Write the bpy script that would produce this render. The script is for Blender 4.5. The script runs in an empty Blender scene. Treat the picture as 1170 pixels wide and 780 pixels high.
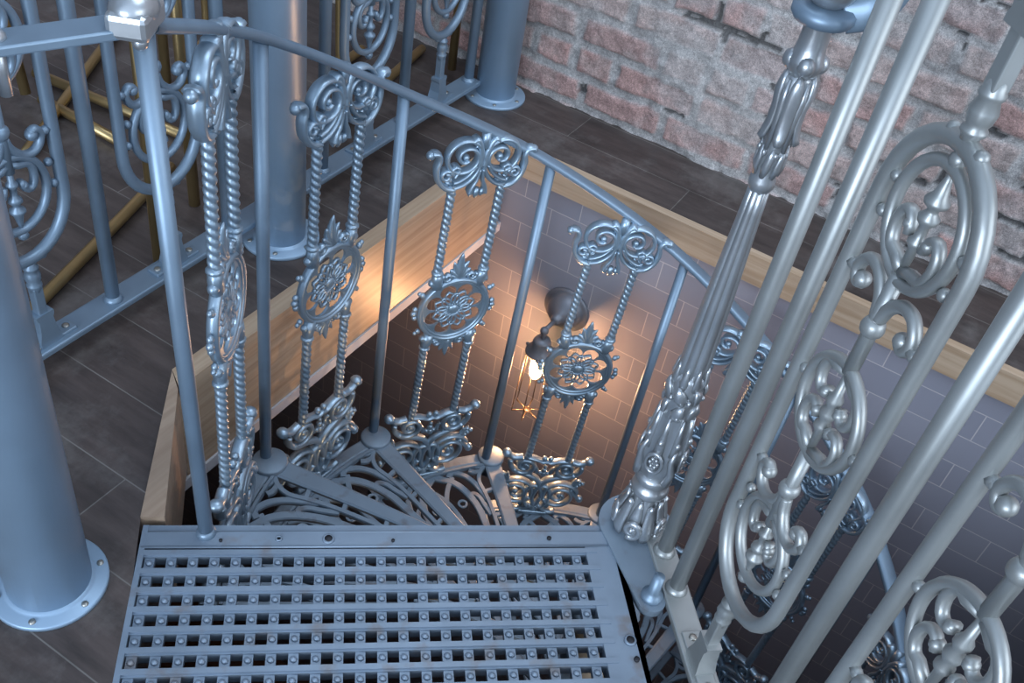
import bpy, bmesh, math, random
import numpy as np
from mathutils import Matrix, Vector

random.seed(7)
RNG = np.random.default_rng(11)
PI = math.pi
SC = bpy.context.scene
C = SC.collection

# ------------------------------------------------------------------ camera, world, lights, exposure
cam_d = bpy.data.cameras.new('camera')
cam = bpy.data.objects.new('camera', cam_d)
C.objects.link(cam)
yw, pt, rl = -4.2833, 0.8405, 0.19177
cam.matrix_world = Matrix.Translation((0, 0, 1.25)) @ (Matrix.Rotation(yw, 4, 'Z') @ Matrix.Rotation(pt, 4, 'X') @ Matrix.Rotation(rl, 4, 'Z'))
cam_d.sensor_width = 36.0
cam_d.lens = 1147.3 / 1170 * 36.0
cam_d.clip_start = 0.02
SC.camera = cam

SC.view_settings.view_transform = 'Standard'
SC.view_settings.look = 'None'
SC.view_settings.exposure = 0.0
SC.view_settings.gamma = 1.0
SC.view_settings.use_curve_mapping = False

world = bpy.data.worlds.new('world')
SC.world = world
world.use_nodes = True
wbg = world.node_tree.nodes['Background']
# soft sky seen through big windows: bright towards the right-hand street side, dim towards the depth of the room
_nt = world.node_tree
_tc = _nt.nodes.new('ShaderNodeTexCoord')
_dt = _nt.nodes.new('ShaderNodeVectorMath'); _dt.operation = 'DOT_PRODUCT'
_dt.inputs[1].default_value = Vector((0.70, 0.52, 0.40)).normalized()
_nt.links.new(_tc.outputs['Generated'], _dt.inputs[0])
_rp = _nt.nodes.new('ShaderNodeValToRGB')
_mr = _nt.nodes.new('ShaderNodeMapRange'); _mr.inputs['From Min'].default_value = -1; _mr.inputs['From Max'].default_value = 1
_nt.links.new(_dt.outputs['Value'], _mr.inputs['Value']); _nt.links.new(_mr.outputs['Result'], _rp.inputs['Fac'])
_rp.color_ramp.elements[0].position = 0.22; _rp.color_ramp.elements[0].color = (0.045, 0.050, 0.062, 1)
_rp.color_ramp.elements[1].position = 0.95; _rp.color_ramp.elements[1].color = (0.66, 0.86, 1.14, 1)
_e = _rp.color_ramp.elements.new(0.55); _e.color = (0.17, 0.235, 0.34, 1)
_nt.links.new(_rp.outputs['Color'], wbg.inputs[0])
wbg.inputs[1].default_value = 1.25


def area_light(name, loc, target, sx, sy, power, col):
    d = bpy.data.lights.new(name, 'AREA')
    d.shape = 'RECTANGLE'; d.size = sx; d.size_y = sy
    d.energy = power; d.color = col
    o = bpy.data.objects.new(name, d); C.objects.link(o)
    o.location = loc
    o.rotation_euler = (Vector(target) - Vector(loc)).to_track_quat('-Z', 'Y').to_euler()
    return o


# daylight from tall windows on the right of, and behind, the photographer
area_light('window_daylight_right', (-0.4, 3.6, 2.0), (-1.2, -0.6, 0.0), 2.8, 2.4, 70, (0.86, 0.94, 1.0))
area_light('window_daylight_back', (5.2, 0.2, 1.75), (-1.4, -0.4, 0.1), 3.2, 1.6, 290, (0.72, 0.85, 1.0))
area_light('ceiling_daylight', (-1.6, -0.4, 3.1), (-1.6, -0.4, 0.0), 1.4, 1.8, 34, (0.72, 0.86, 1.0))


# ------------------------------------------------------------------ materials
def new_mat(name):
    m = bpy.data.materials.new(name); m.use_nodes = True
    nt = m.node_tree
    return m, nt, nt.nodes['Principled BSDF']


def metal_mat(name, base, rough=0.36, metallic=0.8, var=0.14, dirt=None, bump=0.04, scale=60):
    m, nt, b = new_mat(name)
    tc = nt.nodes.new('ShaderNodeTexCoord')
    n = nt.nodes.new('ShaderNodeTexNoise'); n.inputs['Scale'].default_value = scale; n.inputs['Detail'].default_value = 4
    n2 = nt.nodes.new('ShaderNodeTexNoise'); n2.inputs['Scale'].default_value = 9; n2.inputs['Detail'].default_value = 6
    nt.links.new(tc.outputs['Object'], n.inputs['Vector']); nt.links.new(tc.outputs['Object'], n2.inputs['Vector'])
    r = nt.nodes.new('ShaderNodeValToRGB')
    r.color_ramp.elements[0].position = 0.3; r.color_ramp.elements[1].position = 0.7
    r.color_ramp.elements[0].color = tuple(c * (1 - var) for c in base) + (1,)
    r.color_ramp.elements[1].color = tuple(min(1, c * (1 + var)) for c in base) + (1,)
    nt.links.new(n2.outputs['Fac'], r.inputs['Fac'])
    out = r.outputs['Color']
    if dirt:
        r2 = nt.nodes.new('ShaderNodeValToRGB')
        r2.color_ramp.elements[0].position = 0.57; r2.color_ramp.elements[1].position = 0.70
        r2.color_ramp.elements[0].color = (0, 0, 0, 1); r2.color_ramp.elements[1].color = (0.6, 0.6, 0.6, 1)
        n3 = nt.nodes.new('ShaderNodeTexNoise'); n3.inputs['Scale'].default_value = 22; n3.inputs['Detail'].default_value = 8
        nt.links.new(tc.outputs['Object'], n3.inputs['Vector']); nt.links.new(n3.outputs['Fac'], r2.inputs['Fac'])
        mx = nt.nodes.new('ShaderNodeMix'); mx.data_type = 'RGBA'
        nt.links.new(r2.outputs['Color'], mx.inputs['Factor']); nt.links.new(out, mx.inputs['A'])
        mx.inputs['B'].default_value = dirt + (1,)
        out = mx.outputs['Result']
    nt.links.new(out, b.inputs['Base Color'])
    b.inputs['Metallic'].default_value = metallic
    mr = nt.nodes.new('ShaderNodeMapRange')
    mr.inputs['To Min'].default_value = rough - 0.06; mr.inputs['To Max'].default_value = rough + 0.10
    nt.links.new(n2.outputs['Fac'], mr.inputs['Value']); nt.links.new(mr.outputs['Result'], b.inputs['Roughness'])
    bp = nt.nodes.new('ShaderNodeBump'); bp.inputs['Strength'].default_value = bump * 4; bp.inputs['Distance'].default_value = 0.0006
    nt.links.new(n.outputs['Fac'], bp.inputs['Height']); nt.links.new(bp.outputs['Normal'], b.inputs['Normal'])
    return m


SILVER = metal_mat('silver_paint', (0.225, 0.30, 0.38), 0.42, 0.5)
CAST = metal_mat('cast_silver', (0.47, 0.485, 0.50), 0.29, 0.74, bump=0.08, scale=90)
BLUECAST = metal_mat('cast_blue_silver', (0.36, 0.455, 0.54), 0.34, 0.68, bump=0.08, scale=90)
TREAD = metal_mat('tread_iron', (0.23, 0.285, 0.345), 0.5, 0.4, dirt=(0.14, 0.11, 0.10))
GRATE = metal_mat('galvanised_grating', (0.25, 0.305, 0.375), 0.44, 0.5, dirt=(0.22, 0.17, 0.14))
COLUMN = metal_mat('column_paint', (0.30, 0.41, 0.53), 0.38, 0.3, var=0.07)
BRIGHT = metal_mat('satin_rail', (0.36, 0.37, 0.362), 0.37, 0.55)
BRASS = metal_mat('brushed_brass', (0.46, 0.32, 0.15), 0.34, 0.85)
BRONZE = metal_mat('dark_bronze', (0.21, 0.22, 0.25), 0.40, 0.4)
SCREW = metal_mat('zinc_screw', (0.42, 0.40, 0.36), 0.4, 0.9)
BLACK = metal_mat('black_metal', (0.02, 0.02, 0.025), 0.5, 0.3)


def plank_mat():
    m, nt, b = new_mat('dark_plank_tiles')
    tc = nt.nodes.new('ShaderNodeTexCoord')
    mp = nt.nodes.new('ShaderNodeMapping')
    mp.inputs['Rotation'].default_value = (0, 0, PI / 2)
    mp.inputs['Location'].default_value = (0.03, -0.009, 0)
    nt.links.new(tc.outputs['Object'], mp.inputs['Vector'])
    br = nt.nodes.new('ShaderNodeTexBrick')
    br.inputs['Scale'].default_value = 1.0
    br.inputs['Brick Width'].default_value = 0.9
    br.inputs['Row Height'].default_value = 0.125
    br.inputs['Mortar Size'].default_value = 0.0011
    br.inputs['Mortar Smooth'].default_value = 0.1
    br.inputs['Color1'].default_value = (0.064, 0.048, 0.043, 1)
    br.inputs['Color2'].default_value = (0.086, 0.064, 0.057, 1)
    br.inputs['Mortar'].default_value = (0.17, 0.15, 0.135, 1)
    br.offset = 0.37
    nt.links.new(mp.outputs['Vector'], br.inputs['Vector'])
    st = nt.nodes.new('ShaderNodeMapping'); st.inputs['Scale'].default_value = (20, 3.2, 1)
    nt.links.new(tc.outputs['Object'], st.inputs['Vector'])
    n = nt.nodes.new('ShaderNodeTexNoise'); n.inputs['Scale'].default_value = 1.6; n.inputs['Detail'].default_value = 8; n.inputs['Roughness'].default_value = 0.65
    nt.links.new(st.outputs['Vector'], n.inputs['Vector'])
    n2 = nt.nodes.new('ShaderNodeTexNoise'); n2.inputs['Scale'].default_value = 5.5; n2.inputs['Detail'].default_value = 9; n2.inputs['Roughness'].default_value = 0.7
    nt.links.new(tc.outputs['Object'], n2.inputs['Vector'])
    r1 = nt.nodes.new('ShaderNodeMapRange'); r1.inputs['From Min'].default_value = 0.3; r1.inputs['From Max'].default_value = 0.7
    r1.inputs['To Min'].default_value = 0.55; r1.inputs['To Max'].default_value = 1.35
    nt.links.new(n.outputs['Fac'], r1.inputs['Value'])
    mul = nt.nodes.new('ShaderNodeMix'); mul.data_type = 'RGBA'; mul.blend_type = 'MULTIPLY'; mul.inputs['Factor'].default_value = 1
    nt.links.new(br.outputs['Color'], mul.inputs['A']); nt.links.new(r1.outputs['Result'], mul.inputs['B'])
    rr = nt.nodes.new('ShaderNodeValToRGB')
    rr.color_ramp.elements[0].position = 0.50; rr.color_ramp.elements[1].position = 0.70
    rr.color_ramp.elements[0].color = (0, 0, 0, 1); rr.color_ramp.elements[1].color = (0.55, 0.55, 0.55, 1)
    nt.links.new(n2.outputs['Fac'], rr.inputs['Fac'])
    dust = nt.nodes.new('ShaderNodeMix'); dust.data_type = 'RGBA'
    nt.links.new(rr.outputs['Color'], dust.inputs['Factor']); nt.links.new(mul.outputs['Result'], dust.inputs['A'])
    dust.inputs['B'].default_value = (0.20, 0.178, 0.165, 1)
    nt.links.new(dust.outputs['Result'], b.inputs['Base Color'])
    b.inputs['Roughness'].default_value = 0.38
    bp = nt.nodes.new('ShaderNodeBump'); bp.inputs['Strength'].default_value = 0.25; bp.inputs['Distance'].default_value = 0.002
    nt.links.new(n.outputs['Fac'], bp.inputs['Height']); nt.links.new(bp.outputs['Normal'], b.inputs['Normal'])
    return m


def tile_mat():
    m, nt, b = new_mat('grey_metro_tiles')
    tc = nt.nodes.new('ShaderNodeTexCoord')
    sep = nt.nodes.new('ShaderNodeSeparateXYZ'); cmb = nt.nodes.new('ShaderNodeCombineXYZ')
    nt.links.new(tc.outputs['Object'], sep.inputs['Vector'])
    nt.links.new(sep.outputs['Y'], cmb.inputs['X']); nt.links.new(sep.outputs['Z'], cmb.inputs['Y'])
    mp = nt.nodes.new('ShaderNodeMapping'); mp.inputs['Location'].default_value = (-0.101, 0.133 + 0.0778 * 60, 0)
    nt.links.new(cmb.outputs['Vector'], mp.inputs['Vector'])
    br = nt.nodes.new('ShaderNodeTexBrick')
    br.inputs['Scale'].default_value = 1.0
    br.inputs['Brick Width'].default_value = 0.1535; br.inputs['Row Height'].default_value = 0.0778
    br.inputs['Mortar Size'].default_value = 0.0013; br.inputs['Mortar Smooth'].default_value = 0.2
    br.inputs['Color1'].default_value = (0.285, 0.285, 0.335, 1); br.inputs['Color2'].default_value = (0.325, 0.322, 0.372, 1)
    br.inputs['Mortar'].default_value = (0.55, 0.51, 0.52, 1)
    nt.links.new(mp.outputs['Vector'], br.inputs['Vector'])
    nt.links.new(br.outputs['Color'], b.inputs['Base Color'])
    b.inputs['Roughness'].default_value = 0.42
    b.inputs['Specular IOR Level'].default_value = 0.4
    n = nt.nodes.new('ShaderNodeTexNoise'); n.inputs['Scale'].default_value = 18; n.inputs['Detail'].default_value = 3
    nt.links.new(tc.outputs['Object'], n.inputs['Vector'])
    ad = nt.nodes.new('ShaderNodeMath'); ad.operation = 'MULTIPLY_ADD'; ad.inputs[1].default_value = -1.0
    nt.links.new(br.outputs['Fac'], ad.inputs[0])
    sm = nt.nodes.new('ShaderNodeMath'); sm.operation = 'MULTIPLY'; sm.inputs[1].default_value = 0.25
    nt.links.new(n.outputs['Fac'], sm.inputs[0]); nt.links.new(sm.outputs['Value'], ad.inputs[2])
    bp = nt.nodes.new('ShaderNodeBump'); bp.inputs['Strength'].default_value = 0.35; bp.inputs['Distance'].default_value = 0.002
    nt.links.new(ad.outputs['Value'], bp.inputs['Height']); nt.links.new(bp.outputs['Normal'], b.inputs['Normal'])
    return m


def wood_mat(name, c1, c2, axis):
    m, nt, b = new_mat(name)
    tc = nt.nodes.new('ShaderNodeTexCoord')
    mp = nt.nodes.new('ShaderNodeMapping')
    s = [70, 70, 70]; s[axis] = 2.6
    mp.inputs['Scale'].default_value = s
    nt.links.new(tc.outputs['Object'], mp.inputs['Vector'])
    n = nt.nodes.new('ShaderNodeTexNoise'); n.inputs['Scale'].default_value = 1.0; n.inputs['Detail'].default_value = 5; n.inputs['Distortion'].default_value = 0.6
    nt.links.new(mp.outputs['Vector'], n.inputs['Vector'])
    r = nt.nodes.new('ShaderNodeValToRGB')
    r.color_ramp.elements[0].position = 0.32; r.color_ramp.elements[1].position = 0.66
    r.color_ramp.elements[0].color = c1 + (1,); r.color_ramp.elements[1].color = c2 + (1,)
    nt.links.new(n.outputs['Fac'], r.inputs['Fac']); nt.links.new(r.outputs['Color'], b.inputs['Base Color'])
    b.inputs['Roughness'].default_value = 0.42
    bp = nt.nodes.new('ShaderNodeBump'); bp.inputs['Strength'].default_value = 0.12; bp.inputs['Distance'].default_value = 0.001
    nt.links.new(n.outputs['Fac'], bp.inputs['Height']); nt.links.new(bp.outputs['Normal'], b.inputs['Normal'])
    return m


def plain_mat(name, col, rough=0.7, noise=0.15, scale=6):
    m, nt, b = new_mat(name)
    tc = nt.nodes.new('ShaderNodeTexCoord')
    n = nt.nodes.new('ShaderNodeTexNoise'); n.inputs['Scale'].default_value = scale; n.inputs['Detail'].default_value = 6
    nt.links.new(tc.outputs['Object'], n.inputs['Vector'])
    r = nt.nodes.new('ShaderNodeValToRGB')
    r.color_ramp.elements[0].position = 0.3; r.color_ramp.elements[1].position = 0.7
    r.color_ramp.elements[0].color = tuple(c * (1 - noise) for c in col) + (1,)
    r.color_ramp.elements[1].color = tuple(min(1, c * (1 + noise)) for c in col) + (1,)
    nt.links.new(n.outputs['Fac'], r.inputs['Fac']); nt.links.new(r.outputs['Color'], b.inputs['Base Color'])
    b.inputs['Roughness'].default_value = rough
    return m


def brick_mat():
    m, nt, b = new_mat('old_brick')
    at = nt.nodes.new('ShaderNodeAttribute'); at.attribute_name = 'albedo'
    tc = nt.nodes.new('ShaderNodeTexCoord')
    n = nt.nodes.new('ShaderNodeTexNoise'); n.inputs['Scale'].default_value = 130; n.inputs['Detail'].default_value = 9; n.inputs['Roughness'].default_value = 0.75
    nt.links.new(tc.outputs['Object'], n.inputs['Vector'])
    mr = nt.nodes.new('ShaderNodeMapRange'); mr.inputs['From Min'].default_value = 0.3; mr.inputs['From Max'].default_value = 0.7
    mr.inputs['To Min'].default_value = 0.62; mr.inputs['To Max'].default_value = 1.38
    nt.links.new(n.outputs['Fac'], mr.inputs['Value'])
    n4 = nt.nodes.new('ShaderNodeTexNoise'); n4.inputs['Scale'].default_value = 420; n4.inputs['Detail'].default_value = 5; n4.inputs['Roughness'].default_value = 0.8
    nt.links.new(tc.outputs['Object'], n4.inputs['Vector'])
    m4 = nt.nodes.new('ShaderNodeMapRange'); m4.inputs['From Min'].default_value = 0.33; m4.inputs['From Max'].default_value = 0.67
    m4.inputs['To Min'].default_value = 0.55; m4.inputs['To Max'].default_value = 1.5
    nt.links.new(n4.outputs['Fac'], m4.inputs['Value'])
    mm4 = nt.nodes.new('ShaderNodeMath'); mm4.operation = 'MULTIPLY'
    nt.links.new(mr.outputs['Result'], mm4.inputs[0]); nt.links.new(m4.outputs['Result'], mm4.inputs[1])
    mx = nt.nodes.new('ShaderNodeMix'); mx.data_type = 'RGBA'; mx.blend_type = 'MULTIPLY'; mx.inputs['Factor'].default_value = 1
    nt.links.new(at.outputs['Color'], mx.inputs['A']); nt.links.new(mm4.outputs['Value'], mx.inputs['B'])
    nt.links.new(mx.outputs['Result'], b.inputs['Base Color'])
    b.inputs['Roughness'].default_value = 0.85
    bp = nt.nodes.new('ShaderNodeBump'); bp.inputs['Strength'].default_value = 0.9; bp.inputs['Distance'].default_value = 0.008
    nt.links.new(n.outputs['Fac'], bp.inputs['Height']); nt.links.new(bp.outputs['Normal'], b.inputs['Normal'])
    return m


PLANK = plank_mat(); TILE = tile_mat(); BRICK = brick_mat()
OAK_X = wood_mat('oak_board_x', (0.39, 0.26, 0.165), (0.53, 0.385, 0.265), 0)
OAK_Y = wood_mat('oak_board_y', (0.42, 0.28, 0.175), (0.56, 0.41, 0.285), 1)
OAKTOP = wood_mat('oak_edge', (0.36, 0.245, 0.17), (0.46, 0.33, 0.235), 0)
WHITE = plain_mat('white_plaster', (0.62, 0.60, 0.62), 0.7, 0.05)
DARKWALL = plain_mat('dark_brown_plaster', (0.05, 0.032, 0.027), 0.8, 0.2)
LOWFLOOR = plain_mat('dark_lower_floor', (0.10, 0.05, 0.035), 0.6, 0.3, 3)
UPWALL = plain_mat('dark_far_wall', (0.07, 0.06, 0.06), 0.8, 0.2)
SEAT = plain_mat('dark_leather', (0.025, 0.022, 0.025), 0.5, 0.2)


# ------------------------------------------------------------------ mesh toolkit
class MB:
    def __init__(s):
        s.v = []; s.f = []; s.sm = []

    def add(s, vs, fs, smooth=True):
        o = len(s.v)
        s.v.extend([tuple(p) for p in vs]); s.f.extend([tuple(i + o for i in f) for f in fs]); s.sm.extend([smooth] * len(fs))
        return s

    def merge(s, other, M=None):
        vs = other.v if M is None else [tuple(M @ Vector(p)) for p in other.v]
        o = len(s.v); s.v.extend(vs); s.f.extend([tuple(i + o for i in f) for f in other.f]); s.sm.extend(other.sm)
        return s

    def thin(s, k):
        s.v = [(p[0] * k, p[1] * k, p[2]) for p in s.v]; return s

    def tube(s, pts, r, n=8, ry=None, up=None, cap=True, closed=False):
        """sweep an ellipse (r in the curve plane, ry across it) along pts; r may be a list"""
        P = [Vector(p) for p in pts]; N = len(P)
        rs = r if isinstance(r, (list, tuple)) else [r] * N
        k = 1.0 if ry is None else None
        T = []
        for i in range(N):
            if closed: t = P[(i + 1) % N] - P[i - 1]
            else: t = P[min(i + 1, N - 1)] - P[max(i - 1, 0)]
            T.append(t.normalized() if t.length > 1e-9 else Vector((0, 0, 1)))
        vs = []; nrm = None
        for i in range(N):
            t = T[i]
            if up is not None:
                b = Vector(up) - t * t.dot(Vector(up)); b.normalize(); a = b.cross(t)
            else:
                if nrm is None:
                    nrm = t.orthogonal().normalized()
                else:
                    nrm = nrm - t * t.dot(nrm); nrm.normalize()
                a = nrm; b = t.cross(a)
            rr = rs[i]; r2 = rr if ry is None else (ry[i] if isinstance(ry, (list, tuple)) else ry)
            for j in range(n):
                an = 2 * PI * j / n
                vs.append(P[i] + a * (rr * math.cos(an)) + b * (r2 * math.sin(an)))
        fs = []
        M = N if closed else N - 1
        for i in range(M):
            i2 = (i + 1) % N
            for j in range(n):
                j2 = (j + 1) % n
                fs.append((i * n + j, i * n + j2, i2 * n + j2, i2 * n + j))
        if cap and not closed:
            fs.append(tuple(range(n - 1, -1, -1))); fs.append(tuple((N - 1) * n + j for j in range(n)))
        return s.add(vs, fs)

    def sph(s, c, r, seg=10, ring=6, sc=(1, 1, 1), M=None):
        vs = []; fs = []
        for i in range(1, ring):
            a = PI * i / ring
            for j in range(seg):
                b = 2 * PI * j / seg
                vs.append(Vector((r * sc[0] * math.sin(a) * math.cos(b), r * sc[1] * math.sin(a) * math.sin(b), r * sc[2] * math.cos(a))))
        vs.append(Vector((0, 0, r * sc[2]))); vs.append(Vector((0, 0, -r * sc[2])))
        if M is not None: vs = [M @ p for p in vs]
        vs = [p + Vector(c) for p in vs]
        for i in range(ring - 2):
            for j in range(seg):
                j2 = (j + 1) % seg
                fs.append((i * seg + j, (i + 1) * seg + j, (i + 1) * seg + j2, i * seg + j2))
        t = len(vs) - 2; bt = t + 1
        for j in range(seg):
            j2 = (j + 1) % seg
            fs.append((t, j, j2)); fs.append((bt, (ring - 2) * seg + j2, (ring - 2) * seg + j))
        return s.add(vs, fs)

    def box(s, c, d, M=None, bev=0.0):
        x, y, z = (q / 2 for q in d)
        if bev <= 0:
            vs = [Vector((sx * x, sy * y, sz * z)) for sz in (-1, 1) for sy in (-1, 1) for sx in (-1, 1)]
            fs = [(0, 2, 3, 1), (4, 5, 7, 6), (0, 1, 5, 4), (2, 6, 7, 3), (0, 4, 6, 2), (1, 3, 7, 5)]
        else:
            bm = bmesh.new(); bmesh.ops.create_cube(bm, size=1)
            bmesh.ops.scale(bm, vec=d, verts=bm.verts)
            bmesh.ops.bevel(bm, geom=bm.edges[:], offset=bev, segments=2, affect='EDGES', profile=0.5)
            bm.verts.index_update()
            vs = [v.co.copy() for v in bm.verts]; fs = [tuple(v.index for v in f.verts) for f in bm.faces]; bm.free()
        if M is not None: vs = [M @ p for p in vs]
        return s.add([p + Vector(c) for p in vs], fs, False)

    def lathe(s, prof, n=24, c=(0, 0, 0), fn=None):
        """prof: (r, z); fn(r, z, ang) -> r"""
        vs = []; fs = []
        for r, z in prof:
            for j in range(n):
                a = 2 * PI * j / n
                q = fn(r, z, a) if fn else r
                vs.append((c[0] + q * math.cos(a), c[1] + q * math.sin(a), c[2] + z))
        for i in range(len(prof) - 1):
            for j in range(n):
                j2 = (j + 1) % n
                fs.append((i * n + j, i * n + j2, (i + 1) * n + j2, (i + 1) * n + j))
        fs.append(tuple(range(n - 1, -1, -1))); fs.append(tuple((len(prof) - 1) * n + j for j in range(n)))
        return s.add(vs, fs)

    def prism(s, poly, z0, z1, smooth=False):
        n = len(poly)
        area = sum(poly[i][0] * poly[(i + 1) % n][1] - poly[(i + 1) % n][0] * poly[i][1] for i in range(n))
        if area < 0: poly = poly[::-1]
        vs = [(p[0], p[1], z0) for p in poly] + [(p[0], p[1], z1) for p in poly]
        fs = [tuple(range(n - 1, -1, -1)), tuple(range(n, 2 * n))]
        fs += [(i, (i + 1) % n, n + (i + 1) % n, n + i) for i in range(n)]
        return s.add(vs, fs, smooth)

    def strap(s, pts, w, z0, z1, closed=False):
        """flat strap of width w (value or list) following 2D pts, from z0 up to z1"""
        N = len(pts); ws = w if isinstance(w, (list, tuple)) else [w] * N
        L = []; R = []
        for i in range(N):
            if closed: a, b = pts[i - 1], pts[(i + 1) % N]
            else: a, b = pts[max(i - 1, 0)], pts[min(i + 1, N - 1)]
            tx, ty = b[0] - a[0], b[1] - a[1]; q = math.hypot(tx, ty) or 1
            nx, ny = -ty / q, tx / q; h = ws[i] / 2
            L.append((pts[i][0] + nx * h, pts[i][1] + ny * h)); R.append((pts[i][0] - nx * h, pts[i][1] - ny * h))
        vs = []
        for i in range(N):
            bw = 0.12
            l, r = L[i], R[i]
            li = (l[0] * (1 - bw) + r[0] * bw, l[1] * (1 - bw) + r[1] * bw); ri = (r[0] * (1 - bw) + l[0] * bw, r[1] * (1 - bw) + l[1] * bw)
            zb = z1 - min(0.0025, (z1 - z0) * 0.3)
            vs += [(r[0], r[1], z0), (l[0], l[1], z0), (l[0], l[1], zb), (li[0], li[1], z1), (ri[0], ri[1], z1), (r[0], r[1], zb)]
        fs = []
        for i in range(N if closed else N - 1):
            a = i * 6; b = ((i + 1) % N) * 6
            for j in range(6):
                j2 = (j + 1) % 6
                fs.append((a + j2, a + j, b + j, b + j2))
        if not closed:
            fs.append((0, 1, 2, 3, 4, 5)); o = (N - 1) * 6; fs.append((o + 5, o + 4, o + 3, o + 2, o + 1, o))
        return s.add(vs, fs, False)

    def obj(s, name, mat, parent=None, loc=None, M=None):
        me = bpy.data.meshes.new(name)
        me.from_pydata(s.v, [], s.f)
        me.polygons.foreach_set('use_smooth', s.sm)
        me.materials.append(mat); me.update()
        o = bpy.data.objects.new(name, me); C.objects.link(o)
        if parent: o.parent = parent
        if M is not None: o.matrix_local = M
        elif loc is not None: o.location = loc
        return o


def thing(name, label, cat, loc=(0, 0, 0), rot=0.0, group=None):
    o = bpy.data.objects.new(name, None); C.objects.link(o)
    o.location = loc; o.rotation_euler = (0, 0, rot)
    o['label'] = label; o['category'] = cat
    if group: o['group'] = group
    return o


def struct(o):
    o['kind'] = 'structure'; return o


def copy_tree(o, parent, M=None):
    c = o.copy(); C.objects.link(c); c.parent = parent
    if M is not None: c.matrix_local = M
    for ch in list(o.children):
        d = ch.copy(); C.objects.link(d); d.parent = c
    return c


def bez(P, n=12):
    """Catmull-Rom through points"""
    P = [Vector(p) for p in P]; out = []
    for i in range(len(P) - 1):
        p0 = P[max(i - 1, 0)]; p1 = P[i]; p2 = P[i + 1]; p3 = P[min(i + 2, len(P) - 1)]
        for k in range(n):
            t = k / n
            out.append(0.5 * ((2 * p1) + (p2 - p0) * t + (2 * p0 - 5 * p1 + 4 * p2 - p3) * t * t + (3 * p1 - p0 - 3 * p2 + p3) * t ** 3))
    out.append(P[-1]); return out


def XZ(pts, y=0.0):
    return [Vector((p[0], y, p[1])) for p in pts]


def spiral(cx, cz, r0, r1, a0, turns, n=40, sx=1.0):
    """2D spiral points from radius r0 to r1 starting at angle a0 (deg)"""
    out = []
    for i in range(n + 1):
        t = i / n; r = r0 + (r1 - r0) * t ** 0.85; a = math.radians(a0) + 2 * PI * turns * t
        out.append((cx + sx * r * math.cos(a), cz + r * math.sin(a)))
    return out


def taper(n, a, b):
    return [a + (b - a) * i / (n - 1) for i in range(n)]


UPY = (0, 1, 0)

# ================================================================== THE SETTING
# ---- upper floor slab (hole for the stair), top at z = 0
fl = MB()
NE = (-0.579, -0.799)                 # end of the short angled trim at the landing
DV = Vector((0.753, 0.658)).normalized()
L1 = (NE[0] + DV.x * 0.80, NE[1] + DV.y * 0.80)
L2 = (NE[0] + DV.x * 3.0, NE[1] + DV.y * 3.0)
SLAB = -0.255
fl.prism([(-2.14, -4.5), (3.0, -4.5), (3.0, -2.0), (-2.14, -2.0)], SLAB, 0)
fl.prism([(-2.14, -2.0), (3.0, -2.0), (3.0, -0.985), (-0.823, -0.985), (-2.14, -0.985)], SLAB, 0)
fl.prism([(-0.823, -0.985), (3.0, -0.985), (3.0, -0.799), NE], SLAB, 0)
fl.prism([NE, (3.0, -0.799), (3.0, L2[1]), L2, L1], SLAB, 0)
fl.prism([(-2.14, -0.985), (-1.877, -0.985), (-1.877, 3.2), (-2.14, 3.2)], -0.062, 0)
fl.prism([(-1.877, 0.62), (-0.20, 0.62), (3.0, 0.62), (3.0, 3.2), (-1.877, 3.2)], SLAB, 0)
fl.prism([L1, (0.30, L1[1]), (0.30, 0.62), (-0.20, 0.62), (-0.42, 0.37)], SLAB, 0)
fl.prism([L1, L2, (3.0, L2[1]), (3.0, 0.62), (0.30, 0.62), (0.30, L1[1])], SLAB, 0)
struct(fl.obj('floor', PLANK))

# ---- lower room
lw = MB(); lw.box((0.3, -0.6, -3.25), (5.6, 8.4, 0.1)); struct(lw.obj('floor_lower', LOWFLOOR))
tw = MB(); tw.box((-1.924, -0.6, -1.63), (0.1, 8.2, 3.13)); struct(tw.obj('wall_tiled', TILE))
for nm, c, d in (('wall_lower_back', (0.3, -4.55, -1.69), (5.4, 0.1, 3.02)), ('wall_lower_front', (0.3, 3.35, -1.69), (5.4, 0.1, 3.02)), ('wall_lower_right', (3.05, -0.6, -1.69), (0.1, 8.0, 3.02))):
    b = MB(); b.box(c, d); struct(b.obj(nm, DARKWALL))
b = MB(); b.box((0.43, -4.56, 1.5), (5.2, 0.1, 3.0)); struct(b.obj('wall_back', UPWALL))

# ---- oak trims round the hole
t = MB()
zb = -0.238
t.prism([(-0.823, -0.986), (-1.862, -0.980), (-1.862, -0.955), (-0.806, -0.957)], zb, -0.018)
t.prism([(-0.823, -0.986), (-1.862, -0.980), (-1.862, -0.944), (-0.800, -0.946)], -0.018, 0.004)
struct(t.obj('trim_1', OAK_X))
t = MB()
t.prism([(-1.876, -0.986), (-1.853, -0.938), (-1.853, 0.64), (-1.876, 0.64)], -0.068, 0.004)
struct(t.obj('trim_2', OAK_Y))
t = MB()
dn = Vector((NE[0] + 0.823, NE[1] + 0.986)).normalized(); nn = Vector((-dn.y, dn.x))
a = Vector((-0.821, -0.984)); e = Vector(NE)
t.prism([a, e, e + nn * 0.034, Vector((-0.797, -0.946))], -0.20, 0.004)
struct(t.obj('trim_3', OAKTOP))
t = MB(); t.prism([(-0.60, -0.984), (-1.874, -0.984), (-1.874, -0.952), (-0.60, -0.952)], -0.264, -0.238)
struct(t.obj('trim_4', WHITE))


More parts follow.
